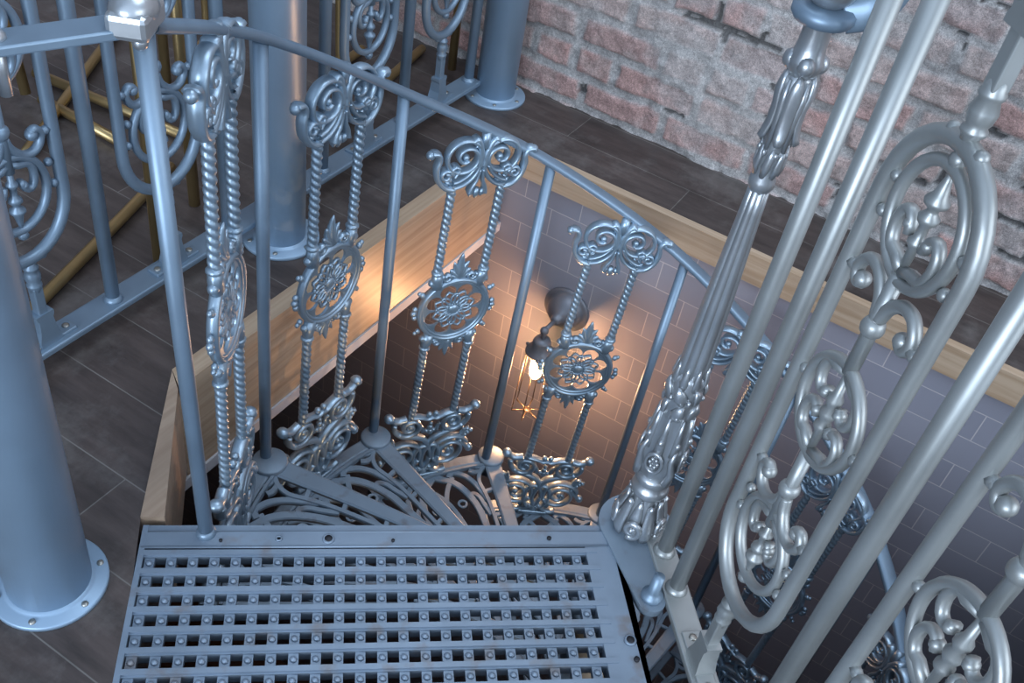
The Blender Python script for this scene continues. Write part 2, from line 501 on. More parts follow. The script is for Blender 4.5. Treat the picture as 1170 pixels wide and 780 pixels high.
# ---- old brick wall, real relief
def vnoise(x, y, seed):
    g = np.random.default_rng(seed).random((256, 256))
    xi = np.floor(x).astype(int); yi = np.floor(y).astype(int); fx = x - xi; fy = y - yi
    fx = fx * fx * (3 - 2 * fx); fy = fy * fy * (3 - 2 * fy)
    A = g[xi % 256, yi % 256]; B = g[(xi + 1) % 256, yi % 256]; Cc = g[xi % 256, (yi + 1) % 256]; D = g[(xi + 1) % 256, (yi + 1) % 256]
    return (A * (1 - fx) + B * fx) * (1 - fy) + (Cc * (1 - fx) + D * fx) * fy


def fbm(x, y, seed, oct=4):
    s = 0; a = 0.5
    for i in range(oct):
        s = s + a * vnoise(x * 2 ** i, y * 2 ** i, seed + i); a *= 0.5
    return s


def brick_wall(y0, y1, z0, z1, st):
    ys = np.arange(y0, y1 + st, st); zs = np.arange(z0, z1 + st, st)
    Y, Z = np.meshgrid(ys, zs)
    wy = Y + 0.014 * (fbm(Y * 14 + 40, Z * 14 + 40, 5) - 0.47); wz = Z + 0.013 * (fbm(Y * 11 + 90, Z * 11 + 20, 25) - 0.47)
    H = 0.0805
    row = np.floor((wz - 0.010) / H); v = (wz - 0.010) - row * H
    rr = np.random.default_rng(3)
    offs = rr.random(400) * 0.07; hw = rr.random(4000)
    W = 0.226
    q = wy + 40 + row * (W / 2) + offs[(row.astype(int) + 60) % 400]
    col = np.floor(q / W); u = q - col * W
    bid = (row.astype(int) * 57 + col.astype(int) * 13) % 4000
    # some bricks are two headers
    half = hw[(bid * 7 + 3) % 4000] < 0.25
    u2 = np.where(half, np.mod(u, W / 2), u); W2 = np.where(half, W / 2, W)
    du = np.minimum(u2, W2 - u2); dv = np.minimum(v, H - v)
    er = 0.0075 + 0.013 * (fbm(Y * 22 + 7, Z * 22 + 9, 55) - 0.42)
    d = np.minimum(du, dv) - er
    k = np.clip(d / 0.006, 0, 1); k = k * k * (3 - 2 * k)
    smear = np.clip((fbm(Y * 6 + 3, Z * 6 + 8, 77, 5) - 0.47) * 9, 0, 1)
    rough = fbm(Y * 45 + 11, Z * 45 + 17, 91, 4) - 0.47
    proud = (hw[bid] - 0.5) * 0.012
    X = 0.009 * k + 0.7 * proud * k + 0.011 * rough + 0.006 * (fbm(Y * 12, Z * 12 + 5, 33) - .47) + smear * (1 - k) * 0.009
    crack = (np.abs(d + 0.006) < 0.004) & (fbm(Y * 9 + 60, Z * 9 + 33, 66) > 0.62)
    X = X - 0.010 * crack
    c1 = np.array([0.58, 0.34, 0.30]); c2 = np.array([0.50, 0.33, 0.30]); c3 = np.array([0.58, 0.49, 0.45]); cm = np.array([0.50, 0.465, 0.445])
    t1 = hw[(bid + 11) % 4000][..., None]; t2 = hw[(bid * 3 + 101) % 4000][..., None]
    bc = c1 * t1 + c2 * (1 - t1); bc = bc * (1 - 0.55 * (t2 > 0.62)) + c3 * 0.55 * (t2 > 0.62)
    wear = np.clip((fbm(Y * 16 + 31, Z * 16 + 71, 12, 5) - 0.50) * 6, 0, 1)[..., None] * 0.5
    bc = bc * (1 - wear) + np.array([0.42, 0.36, 0.33]) * wear
    kk = (k * (1 - 0.55 * smear))[..., None]
    colr = bc * kk + cm * (1 - kk)
    colr = colr * (0.8 + 0.55 * (rough[..., None] + 0.25))
    colr = np.where(crack[..., None], colr * 0.35, colr)
    ny, nz = len(ys), len(zs)
    V = np.stack([-2.128 + X, Y, Z], -1).reshape(-1, 3)
    I = np.arange(ny * nz).reshape(nz, ny)
    F = np.stack([I[:-1, :-1], I[:-1, 1:], I[1:, 1:], I[1:, :-1]], -1).reshape(-1, 4)
    return V, F, np.concatenate([colr.reshape(-1, 3), np.ones((ny * nz, 1))], 1)


V, F, Cc = brick_wall(-4.5, 3.2, -0.02, 3.0, 0.02)
Vb, Fb, Cb = brick_wall(-1.45, 0.75, -0.02, 1.05, 0.0055)
# coarse wall keeps out of the finely modelled part
fc = V[F].mean(1)
keep = ~((fc[:, 1] > -1.44) & (fc[:, 1] < 0.74) & (fc[:, 2] < 1.04))
V = V - np.array([0.004, 0, 0])
F = F[keep]
VV = np.concatenate([V, Vb]); FF = np.concatenate([F, Fb + len(V)]); CCC = np.concatenate([Cc, Cb])
me = bpy.data.meshes.new('wall_brick'); me.from_pydata(VV.tolist(), [], FF.tolist())
me.polygons.foreach_set('use_smooth', [True] * len(FF))
ca = me.color_attributes.new('albedo', 'FLOAT_COLOR', 'POINT'); ca.data.foreach_set('color', CCC.astype(np.float32).ravel())
me.materials.append(BRICK)
bw = bpy.data.objects.new('wall_brick', me); C.objects.link(bw); struct(bw)
b = MB(); b.box((-2.2, -0.65, 1.49), (0.1, 7.7, 3.0)); struct(b.obj('wall_brick_core', UPWALL))


# ================================================================== SPIRAL STAIR
S = 1.25
NX, NY = -0.8275 * S, -0.160 * S
RAD = 0.5376 * S
TH1 = math.radians(-80.06); STEP = math.radians(26.94)
Z1 = -0.1888 * S; RISE = 0.152 * S; LEN = 0.6741 * S
NT = 16


def th(k): return TH1 - STEP * k           # k = 0 is the first tread below the landing
def zt(k): return Z1 - RISE * k


stair = thing('spiral_staircase', 'blue-grey cast iron spiral staircase winding down through the opening beside the tiled wall', 'staircase', (NX, NY, 0))

# ---- tread (local frame: x along the nosing, centre of stair at origin, z = 0 is the walking surface)
TT = 0.008


def sector_point(r, a):                     # a = 0 at the nosing, grows towards the step above
    return (r * math.cos(a), r * math.sin(a))


SA = STEP


def build_tread():
    m = MB()
    z0, z1 = -TT, 0.0
    # nosing bar, back bar, rim
    m.strap([(0.05, 0.0), (0.30, -0.001), (0.50, -0.002), (RAD, 0.0)], [0.022, 0.024, 0.034, 0.042], z0 + 0.002, z1 + 0.002)
    bk = [sector_point(r, SA) for r in (0.05, RAD - 0.02)]
    m.strap(bk, 0.020, z0, z1 - 0.002)
    rim = [sector_point(RAD, SA * i / 12) for i in range(13)]
    m.strap(rim, 0.030, z0 - 0.008, z1 + 0.002)
    rim2 = [sector_point(RAD - 0.021, SA * (0.06 + 0.94 * i / 12)) for i in range(13)]
    m.strap(rim2, 0.007, z0, z1 + 0.004)
    # boss under each baluster
    m.lathe([(0.001, -0.05), (0.022, -0.05), (0.030, -0.02), (0.033, 0.0), (0.033, 0.008), (0.030, 0.010), (0.001, 0.010)], 24, (RAD, 0, 0))
    # hub collar round the central column
    m.lathe([(0.032, -0.16), (0.052, -0.16), (0.056, -0.15), (0.050, -0.13), (0.050, -0.05), (0.060, -0.03), (0.062, 0.0), (0.058, 0.006), (0.032, 0.006)], 28)
    def pol(x, y): return math.hypot(x, y), math.atan2(y, x)

    cnt = [0]

    def st(pts, ww, mirror=True):
        B = bez([(a, b, 0) for a, b in pts], 7)
        cnt[0] += 1; dz = 0.00035 * cnt[0]
        m.strap([(p.x, p.y) for p in B], ww, z0 - dz, z1 - dz)
        if mirror:
            Q = []
            for p in B:
                r, a = pol(p.x, p.y); Q.append((r * math.cos(SA - a), r * math.sin(SA - a)))
            m.strap(Q, ww, z0 - dz - 0.00018, z1 - dz - 0.00018)
    # fishtail strap beside the nosing bar, lens openings and ties
    st([(0.648, 0.022), (0.632, 0.036), (0.605, 0.044), (0.570, 0.038), (0.530, 0.0325), (0.480, 0.0300), (0.40, 0.028), (0.28, 0.022)], 0.0105)
    st([(0.634, 0.034), (0.634, 0.050), (0.640, 0.062)], 0.012)
    st([(0.646, 0.024), (0.648, 0.040), (0.654, 0.052)], 0.010)
    for x in (0.580, 0.505, 0.42, 0.33): st([(x, 0.010), (x - 0.006, 0.034)], 0.010)
    # hooked arch
    st([(0.626, 0.116), (0.640, 0.104), (0.636, 0.088), (0.624, 0.071), (0.603, 0.056), (0.575, 0.044), (0.548, 0.034)], 0.0140)
    # middle arch
    st([(0.560, 0.076), (0.572, 0.066), (0.560, 0.053), (0.535, 0.046), (0.505, 0.036)], 0.0115)
    # great arch and the crossing tracery inside it
    st([(0.632, 0.150), (0.622, 0.128), (0.606, 0.101), (0.573, 0.078), (0.529, 0.062), (0.494, 0.057), (0.44, 0.052), (0.34, 0.042), (0.24, 0.028)], 0.0175)
    st([(0.606, 0.190), (0.597, 0.176), (0.583, 0.157), (0.558, 0.135), (0.525, 0.118), (0.47, 0.100), (0.42, 0.086)], 0.0125)
    for (x, y, rr) in ((0.545, 0.097, 0.0095),):
        for q in (0, 1):
            r, a = pol(x, y); a = SA - a if q else a
            cx, cy = r * math.cos(a), r * math.sin(a)
            m.strap([(cx + rr * math.cos(2 * PI * i / 14), cy + rr * math.sin(2 * PI * i / 14)) for i in range(14)], 0.006, z0, z1 - 0.0045, True)
    return m


treads = []
for k in range(NT):
    M = Matrix.Translation((0, 0, zt(k))) @ Matrix.Rotation(th(k), 4, 'Z')
    if k == 0:
        t0 = build_tread().obj('tread', TREAD, stair, M=M)
    else:
        t0 = treads[0].copy(); C.objects.link(t0); t0.parent = stair; t0.matrix_local = M
    treads.append(t0)


def radial(k, r=RAD):
    return Vector((r * math.cos(th(k)), r * math.sin(th(k)), 0))


# ---- plain round balusters. The upper ones stand a touch out of plumb, as measured.
BOT = {-1: (-0.4990 * S, -0.5716 * S, 0.0), 0: (-0.735 * S, -0.690 * S, zt(0)), 1: None, 2: None, 3: None}
bal_top = {}


def baluster_mesh(p, q):
    m = MB(); m.tube([p, p + (q - p) * 0.5, q], 0.0105, 16)
    d = (q - p).normalized()
    m.tube([p - d * 0.004, p + d * 0.006, p + d * 0.010], [0.0145, 0.0140, 0.0105], 16)
    return m


FIXB = {  # measured foot / head of each visible baluster (metres)
    -1: ((-0.617, -0.707, 0.0), (-0.609, -0.716, 0.782)),
    0: ((-0.923, -0.876, zt(0)), (-0.930, -0.868, zt(0) + LEN)),
    1: ((-1.243, -0.858, zt(1)), (-1.236, -0.842, zt(1) + LEN)),
    2: ((-1.487, -0.690, zt(2)), (-1.511, -0.681, zt(2) + LEN)),
    3: ((-1.664, -0.420, zt(3)), (-1.673, -0.414, zt(3) + LEN)),
}
heads = {}
ctr = Vector((NX, NY, 0))
for k in range(-1, NT):
    if k in FIXB:
        p = Vector(FIXB[k][0]) - ctr; q = Vector(FIXB[k][1]) - ctr
    else:
        p = radial(k) + Vector((0, 0, zt(k))); q = p + Vector((0, 0, LEN))
    heads[k] = q
    baluster_mesh(p, q).obj('baluster', SILVER, stair)

# ---- handrail: flat oval bar over the heads
hp = [heads[k] + Vector((0, 0, 0.006)) for k in range(-1, NT)]
hp = [hp[0]] + hp[1:]
path = bez(hp, 10)
hm = MB()
VS = []
NN = 14
for i, p in enumerate(path):
    t_ = (path[min(i + 1, len(path) - 1)] - path[max(i - 1, 0)]).normalized()
    out = Vector((p.x, p.y, 0)).normalized(); out = (out - t_ * t_.dot(out)).normalized(); up = t_.cross(out)
    if up.z < 0: up = -up
    for j in range(NN):
        a = 2 * PI * j / NN; ca, sa = math.cos(a), math.sin(a)
        VS.append(p + out * (0.0170 * math.copysign(abs(ca) ** 0.6, ca)) + up * ((0.0085 if sa > 0 else 0.0065) * math.copysign(abs(sa) ** 0.7, sa)))
FS = []
for i in range(len(path) - 1):
    for j in range(NN):
        FS.append((i * NN + j, i * NN + (j + 1) % NN, (i + 1) * NN + (j + 1) % NN, (i + 1) * NN + j))
FS.append(tuple(range(NN))); FS.append(tuple((len(path) - 1) * NN + j for j in range(NN)))
hm.add(VS, FS); hm.obj('handrail', SILVER, stair)
# terminal cap where the handrail starts
h0 = heads[-1]; d0 = (path[3] - path[0]); ang = math.atan2(d0.y, d0.x)
cp = MB(); cp.box(h0 + Vector((0.004, -0.002, 0.016)), (0.058, 0.040, 0.026), Matrix.Rotation(ang, 4, 'Z'), 0.006)
cp.sph(h0 + Vector((0.004, -0.002, 0.026)), 0.024, 16, 8, (1.15, 0.95, 0.75), Matrix.Rotation(ang, 4, 'Z'))
cp.sph(h0 + Vector((0.012, 0.010, -0.002)), 0.008, 10, 6)
cp.obj('handrail_cap', CAST, stair)

# ---- central column below the newel with plain tube
cc = MB(); cc.tube([(0, 0, -3.2), (0, 0, -0.03)], 0.034, 24); cc.obj('central_column', SILVER, stair)


# ---- ornate panel: x across, z up from the tread, y thickness
def twist(x0, z0, x1, z1, r=0.0088, pitch=0.027, lobes=2, seg=20):
    m = MB(); L = math.hypot(x1 - x0, z1 - z0); n = int(L / 0.0022)
    vs = []; fs = []
    for i in range(n + 1):
        t = i / n; z = z0 + (z1 - z0) * t; x = x0 + (x1 - x0) * t
        for j in range(seg):
            a = 2 * PI * j / seg
            ph = lobes * (a + 2 * PI * (L * t) / (pitch * 1.0))
            q = r * (0.66 + 0.40 * abs(math.cos(ph / 2)) ** 0.75)
            vs.append((x + q * math.cos(a), q * math.sin(a), z))
    for i in range(n):
        for j in range(seg):
            fs.append((i * seg + j, i * seg + (j + 1) % seg, (i + 1) * seg + (j + 1) % seg, (i + 1) * seg + j))
    m.add(vs, fs)
    return m


def both(fn):
    for s in (-1, 1): fn(s)


def ornament_base():
    m = MB(); R = 0.0050

    def T(pts, r=R, ry=0.0112, n=8): m.tube(XZ(pts), r, n, ry=ry, up=UPY)

    def side(s):
        f = lambda P: [(s * x, z) for x, z in P]
        # great volute low on each side
        sp = spiral(0.057, 0.074, 0.043, 0.007, 200, 1.65, 60)
        T(f(sp), taper(len(sp), 0.0056, 0.0038))
        m.sph((s * 0.057, 0, 0.074), 0.008, 10, 6, (1, 1.1, 1))
        # strand that leaves the volute over the top, crosses to the centre and hangs as an oval loop
        T([(p.x, p.z) for p in bez(XZ(f([(0.016, 0.060), (0.020, 0.098), (0.050, 0.119), (0.083, 0.112), (0.100, 0.094)])), 10)])
        lo = [(0.011 * s + 0.021 * math.cos(a), 0.064 + 0.042 * math.sin(a)) for a in [2 * PI * i / 22 for i in range(23)]]
        T(lo, 0.0056)
        # diagonal leaf to the lower outer corner and ball
        T([(p.x, p.z) for p in bez(XZ(f([(0.080, 0.100), (0.094, 0.084), (0.106, 0.070)])), 6)], taper(13, 0.0085, 0.0050), 0.009)
        m.sph((s * 0.111, 0, 0.066), 0.0105, 10, 7, (1, 1, 1.05))
        # V-branches up to the rod sockets
        T([(p.x, p.z) for p in bez(XZ(f([(0.0, 0.108), (0.014, 0.128), (0.040, 0.142), (0.070, 0.152), (0.088, 0.172), (0.090, 0.192)])), 8)], 0.0070)
        # volutes round the rod feet
        sp = spiral(0.052, 0.176, 0.031, 0.006, 330, -1.6, 46)
        T(f(sp), taper(len(sp), 0.0064, 0.0042))
        m.sph((s * 0.050, 0.002, 0.176), 0.011, 10, 6, (1, 1.1, 1))
        # upper outer leaf with curled ball tip
        T([(p.x, p.z) for p in bez(XZ(f([(0.062, 0.204), (0.080, 0.200), (0.094, 0.206), (0.102, 0.216)])), 8)], taper(25, 0.0075, 0.0060), 0.010)
        m.sph((s * 0.104, 0, 0.213), 0.0120, 10, 7, (1, 1.1, 0.9))
        # top bar into the centre bud
        T([(p.x, p.z) for p in bez(XZ(f([(0.050, 0.207), (0.030, 0.203), (0.012, 0.196), (0.0, 0.199)])), 8)], taper(25, 0.0050, 0.0034))
        m.sph((s * 0.008, 0, 0.206), 0.0072, 8, 6)
        # leaf clusters
        for x, z, an, l in ((0.084, 0.116, 20, 0.030), (0.084, 0.116, 50, 0.026), (0.084, 0.116, 80, 0.022), (0.052, 0.172, 60, 0.020), (0.052, 0.172, 100, 0.020), (0.052, 0.172, 20, 0.022), (0.034, 0.020, 100, 0.022), (0.034, 0.020, 60, 0.020), (0.016, 0.150, 70, 0.024), (0.030, 0.142, 60, 0.020)):
            a = math.radians(an)
            P = [Vector((s * (x + t * l * math.cos(a)), 0.005 * math.sin(PI * t), z + t * l * math.sin(a))) for t in (0, 0.4, 0.75, 1.0)]
            m.tube(P, [0.0045, 0.0062, 0.0045, 0.001], 7, ry=0.006, up=UPY)
        for i in range(5):
            m.sph((s * (0.106 - 0.006 * i), 0, 0.126 - 0.006 * i), 0.0055, 7, 5)
        # foot
        T([(p.x, p.z) for p in bez(XZ(f([(0.010, 0.030), (0.026, 0.012), (0.044, 0.006), (0.058, 0.010)])), 6)], 0.0064)
    both(side)
    m.sph((0, 0, 0.105), 0.012, 10, 6, (1, 1, 1.3))
    for i in range(3): m.sph((0, 0.001, 0.150 + 0.012 * i), 0.0095 - 0.002 * i, 8, 6, (1, 1, 1.1))
    m.sph((-0.009, 0, 0.152), 0.006, 7, 5); m.sph((0.009, 0, 0.152), 0.006, 7, 5)
    m.box((0, 0, 0.004), (0.075, 0.026, 0.012), None, 0.003)
    m.tube([(0, 0, -0.02), (0, 0, 0.03)], 0.011, 10)
    return m


def ornament_crest():
    m = MB(); R = 0.0052

    def T(pts, r=R, ry=0.0115): m.tube(XZ(pts), r, 8, ry=ry, up=UPY)

    def side(s):
        f = lambda P: [(s * x, z) for x, z in P]
        G = lambda P, n=8: [(p.x, p.z) for p in bez(XZ(f(P)), n)]
        # big C-scroll: from the middle over the top, round the outside and rolled in
        sp = []
        for i in range(72):
            t = i / 71; a = math.radians(205 - 700 * t); r = 0.0345 if t < 0.36 else 0.0345 - 0.0285 * ((t - 0.36) / 0.64) ** 0.9
            sp.append((0.0375 + r * math.cos(a) - 0.004 * t, 0.887 + r * math.sin(a) - 0.002 * t))
        T(f(sp), taper(len(sp), 0.0052, 0.0036))
        m.sph((s * 0.0335, 0, 0.885), 0.0066, 10, 6, (1, 1.3, 1))
        # pair of strands from the middle out to the rod head
        T(G([(0.006, 0.886), (0.006, 0.862), (0.016, 0.842), (0.032, 0.828), (0.050, 0.822)]), taper(33, 0.0050, 0.0046))
        T(G([(0.012, 0.868), (0.024, 0.850), (0.040, 0.838), (0.052, 0.834)]), 0.0036)
        # straps of the middle claw
        T(G([(0.003, 0.860), (0.006, 0.838), (0.013, 0.822), (0.016, 0.808)]), taper(25, 0.0034, 0.0050))
        T(G([(0.052, 0.846), (0.044, 0.862), (0.052, 0.868), (0.060, 0.860), (0.056, 0.852)]), 0.0036)
        # ear
        T(G([(0.048, 0.818), (0.068, 0.824), (0.083, 0.842), (0.088, 0.866), (0.085, 0.884), (0.090, 0.896), (0.101, 0.897)]), taper(49, 0.0062, 0.0056))
        m.sph((s * 0.1025, 0, 0.893), 0.0090, 9, 6)
        sp = spiral(0.068, 0.850, 0.0135, 0.004, 180, -1.3, 26)
        T(f(sp), 0.0038)
        # leaf over the rod head
        for an, l in ((-50, 0.020), (-18, 0.026), (18, 0.026), (50, 0.020)):
            a = math.radians(90 - an); m.tube([Vector((s * 0.050 + 0.004 * math.cos(a), 0.003, 0.820)), Vector((s * 0.050 + 0.6 * l * math.cos(a), 0.006, 0.820 + 0.6 * l * math.sin(a))), Vector((s * 0.050 + l * math.cos(a), 0.004, 0.820 + l * math.sin(a)))], [0.004, 0.0062, 0.0016], 7)
        # acanthus curls under the handrail
        T(G([(0.004, 0.868), (0.006, 0.890), (0.010, 0.912), (0.018, 0.924), (0.026, 0.918)]), taper(33, 0.0072, 0.0048), 0.012)
        for i in range(4): m.sph((s * (0.0075 + 0.0025 * i), 0.004, 0.884 + 0.011 * i), 0.0068, 8, 6, (1.1, 1.2, 0.6), Matrix.Rotation(s * 0.5, 4, 'Y'))
        # claw
        m.tube([Vector((s * 0.012, 0, 0.814)), Vector((s * 0.012, 0.002, 0.803)), Vector((s * 0.010, 0.003, 0.797))], [0.0052, 0.0060, 0.003], 8)
    both(side)
    m.tube([Vector((0, 0, 0.816)), Vector((0, 0.002, 0.801)), Vector((0, 0.003, 0.793))], [0.005, 0.0062, 0.003], 8)
    m.tube(XZ([(0, 0.905), (0, 0.937)]), 0.009, 10)
    return m


def ornament_medallion():
    m = MB(); cz = 0.519; RX, RZ = 0.070, 0.074

    def E(k, n=56, y=0.0): return [Vector((RX * k * math.cos(2 * PI * i / n), y, cz + RZ * k * math.sin(2 * PI * i / n))) for i in range(n)]
    m.tube(E(1.055), 0.0052, 8, ry=0.0090, up=UPY, closed=True)
    m.tube(E(0.975), 0.0042, 8, ry=0.0060, up=UPY, closed=True)
    # pierced plate with eight scalloped openings
    n = 160; vs = []; fs = []
    for i in range(n):
        a = 2 * PI * i / n + PI / 8
        sc = abs(math.cos(4 * (a - PI / 8))) ** 0.40
        k = 0.56 + 0.355 * sc
        for (kk, y) in ((0.97, 0.0026), (k, 0.0026), (k, -0.0026), (0.97, -0.0026)):
            vs.append((RX * kk * math.cos(a), y, cz + RZ * kk * math.sin(a)))
    for i in range(n):
        j = (i + 1) % n
        for q in range(4): fs.append((i * 4 + q, i * 4 + (q + 1) % 4, j * 4 + (q + 1) % 4, j * 4 + q))
    m.add(vs, fs, False)
    # flower petals, outlines
    for (r0, r1, wd, ph, rr) in ((0.18, 0.66, 0.155, PI / 8, 0.0020), (0.18, 0.57, 0.125, 0.0, 0.0020)):
        for i in range(8):
            a = 2 * PI * i / 8 + ph; pts = []
            for q in range(20):
                t = q / 20; u = 1 - abs(2 * t - 1)          # 0 root, 1 tip
                L = r0 + (r1 - r0) * u; w = wd * (math.sin(PI * min(u, 0.97)) ** 0.75) * (1 if t < 0.5 else -1)
                ca, sa = math.cos(a), math.sin(a)
                pts.append(Vector((RX * (L * ca - w * sa), 0.0, cz + RZ * (L * sa + w * ca))))
            m.tube(pts, rr, 6, ry=0.0040, up=UPY, closed=True)
    m.sph((0, 0.0, cz), 0.0125, 18, 8, (1, 0.55, 1)); m.tube([Vector((0.0115 * math.cos(a), 0.004, cz + 0.0115 * math.sin(a))) for a in [2 * PI * i / 18 for i in range(18)]], 0.0028, 6, closed=True)
    for i in range(6): m.sph((0.006 * math.cos(i * PI / 3), 0.006, cz + 0.006 * math.sin(i * PI / 3)), 0.0022, 6, 5)
    # leaf finials above and below
    for s in (1, -1):
        zc = cz + s * 0.083
        hgt = 1.0 if s > 0 else 0.80
        for an, l, w in ((0, 0.060, 0.0100), (22, 0.042, 0.0080), (-22, 0.042, 0.0080), (48, 0.030, 0.0080), (-48, 0.030, 0.0080), (76, 0.026, 0.0065), (-76, 0.026, 0.0065)):
            a = math.radians(90 - an)
            P = [Vector((t * l * math.cos(a) * 1.0, 0.004 * math.sin(PI * t), zc + s * hgt * (t * l * math.sin(a)))) for t in (0, 0.3, 0.6, 0.85, 1.0)]
            m.tube(P, [w * 0.7, w, w * 0.8, w * 0.45, 0.0012], 8, ry=[0.006, 0.0075, 0.0065, 0.004, 0.001], up=UPY)
        m.sph((0, 0.005, zc + s * 0.016 * hgt), 0.0070, 8, 6)
        for x, z in ((0.011, 0.026), (-0.011, 0.026), (0, 0.036)): m.sph((x, 0.005, zc + s * z * hgt), 0.0042, 7, 5)
        for q in (-1, 1):
            sp = spiral(q * 0.026, zc + s * 0.004, 0.011, 0.003, 90 - q * 60, q * s * -1.3, 22)
            m.tube(XZ(sp), 0.0036, 6, ry=0.007, up=UPY)
    # side leaf groups and shoulder leaves joining the rods
    for s in (-1, 1):
        for (x, z, r) in ((0.085, 0.010, 0.0062), (0.087, -0.001, 0.0068), (0.084, -0.012, 0.0060), (0.074, 0.046, 0.0065), (0.072, -0.050, 0.0060), (0.080, 0.050, 0.0050), (0.078, -0.055, 0.0048)):
            m.sph((s * x, 0, cz + z), r, 8, 6, (1, 0.9, 1.05))
        for q in (-1, 1):
            m.tube(XZ([(s * 0.044, cz + q * 0.062), (s * 0.048, cz + q * 0.082), (s * 0.050, cz + q * 0.100)]), [0.013, 0.0125, 0.0095], 10, ry=[0.010, 0.011, 0.0095], up=UPY)
            m.sph((s * 0.057, 0.001, cz + q * 0.074), 0.0085, 8, 6); m.sph((s * 0.039, 0.002, cz + q * 0.084), 0.0075, 8, 6)
            m.sph((s * 0.050, 0, cz + q * 0.100), 0.0125, 12, 7, (1, 1, 0.55))
    return m


def baluster_panel(M):
    p = ornament_medallion().obj('baluster_panel', BLUECAST, stair, M=M)
    ornament_crest().obj('crest_scrollwork', BLUECAST, p)
    ornament_base().obj('base_scrollwork', BLUECAST, p)
    for s in (-1, 1):
        twist(s * 0.050, 0.186, s * 0.050, 0.425).obj('twisted_rod', BLUECAST, p)
        twist(s * 0.050, 0.615, s * 0.050, 0.828).obj('twisted_rod', BLUECAST, p)
    return p


LEAN = math.radians(2.8)
proto = None
for k in range(0, NT):
    if k == 0:
        pa = Vector(FIXB[-1][0]) - ctr; pb = Vector(FIXB[0][0]) - ctr
    else:
        pa = (Vector(FIXB[k - 1][0]) - ctr) if (k - 1) in FIXB else radial(k - 1)
        pb = (Vector(FIXB[k][0]) - ctr) if k in FIXB else radial(k)
    pa = Vector((pa.x, pa.y, 0)); pb = Vector((pb.x, pb.y, 0))
    mid = (pa + pb) / 2; rad = mid.normalized(); D = (pb - pa).normalized()
    org = mid + rad * 0.004 + Vector((0, 0, zt(k)))
    zax_ = (Vector((0, 0, 1)) + D * math.tan(LEAN)).normalized()
    yax = zax_.cross(D).normalized()                # faces the stair centre or out
    xax = yax.cross(zax_).normalized()
    org = org - D * 0.018
    M = Matrix(((xax.x, yax.x, zax_.x, org.x), (xax.y, yax.y, zax_.y, org.y), (xax.z, yax.z, zax_.z, org.z), (0, 0, 0, 1)))
    if proto is None: proto = baluster_panel(M)
    else: copy_tree(proto, stair, M)

# ================================================================== NEWEL POST
newel = thing('newel_post', 'tall ornate silver newel post with leaf cast base and fluted shaft at the landing corner', 'newel post', (NX, NY, 0))
m = MB()
m.lathe([(0.030, 0.0), (0.038, 0.003), (0.042, 0.012), (0.0425, 0.030), (0.038, 0.054), (0.031, 0.072), (0.027, 0.084), (0.026, 0.094)], 48)


def leaf_strip(m, ang, prof, w, thick=0.005, turn=0.0):
    # broad leaf lying on the post: prof = (radius, z) list, w = half widths
    P = [Vector((r * math.cos(ang + turn * i / len(prof)), r * math.sin(ang + turn * i / len(prof)), z)) for i, (r, z) in enumerate(prof)]
    up = (math.cos(ang), math.sin(ang), 0.001)
    m.tube(P, w, 10, ry=[thick] * len(P), up=up)


for i in range(5):
    a0 = 2 * PI * i / 5 + 0.1
    ux, uy = math.cos(a0), math.sin(a0); tx, ty = -uy, ux
    sp = spiral(0, 0, 0.020, 0.004, 250, 1.5, 26)
    m.tube([(ux * (0.046 + 0.004 * q / 26) + tx * p[0], uy * (0.046 + 0.004 * q / 26) + ty * p[0], 0.030 + p[1]) for q, p in enumerate(sp)], taper(27, 0.0068, 0.0050), 8)
    m.sph((ux * 0.050, uy * 0.050, 0.030), 0.0068, 8, 6)
    leaf_strip(m, a0 + PI / 5, [(0.043, 0.004), (0.049, 0.018), (0.047, 0.038), (0.040, 0.060), (0.036, 0.074), (0.040, 0.080)], [0.009, 0.013, 0.013, 0.011, 0.008, 0.003], 0.0055)
    leaf_strip(m, a0, [(0.043, 0.046), (0.041, 0.056), (0.035, 0.070), (0.034, 0.084)], [0.012, 0.011, 0.008, 0.003], 0.0045)
m.thin(0.80).obj('leaf_base', CAST, newel)
m = MB(); m.lathe([(0.024, 0.086), (0.034, 0.090), (0.037, 0.098), (0.034, 0.106), (0.027, 0.110), (0.030, 0.116), (0.036, 0.122), (0.034, 0.130), (0.026, 0.136)], 40)
m.thin(0.80).obj('ring_collar', CAST, newel)
m = MB()
m.lathe([(0.024, 0.130), (0.032, 0.140), (0.0375, 0.158), (0.0385, 0.180), (0.036, 0.205), (0.032, 0.235), (0.0285, 0.265), (0.027, 0.30), (0.029, 0.315), (0.026, 0.33)], 48,
        fn=lambda r, z, a: r * (1 + 0.035 * math.cos(8 * a)))
rnd = random.Random(5)
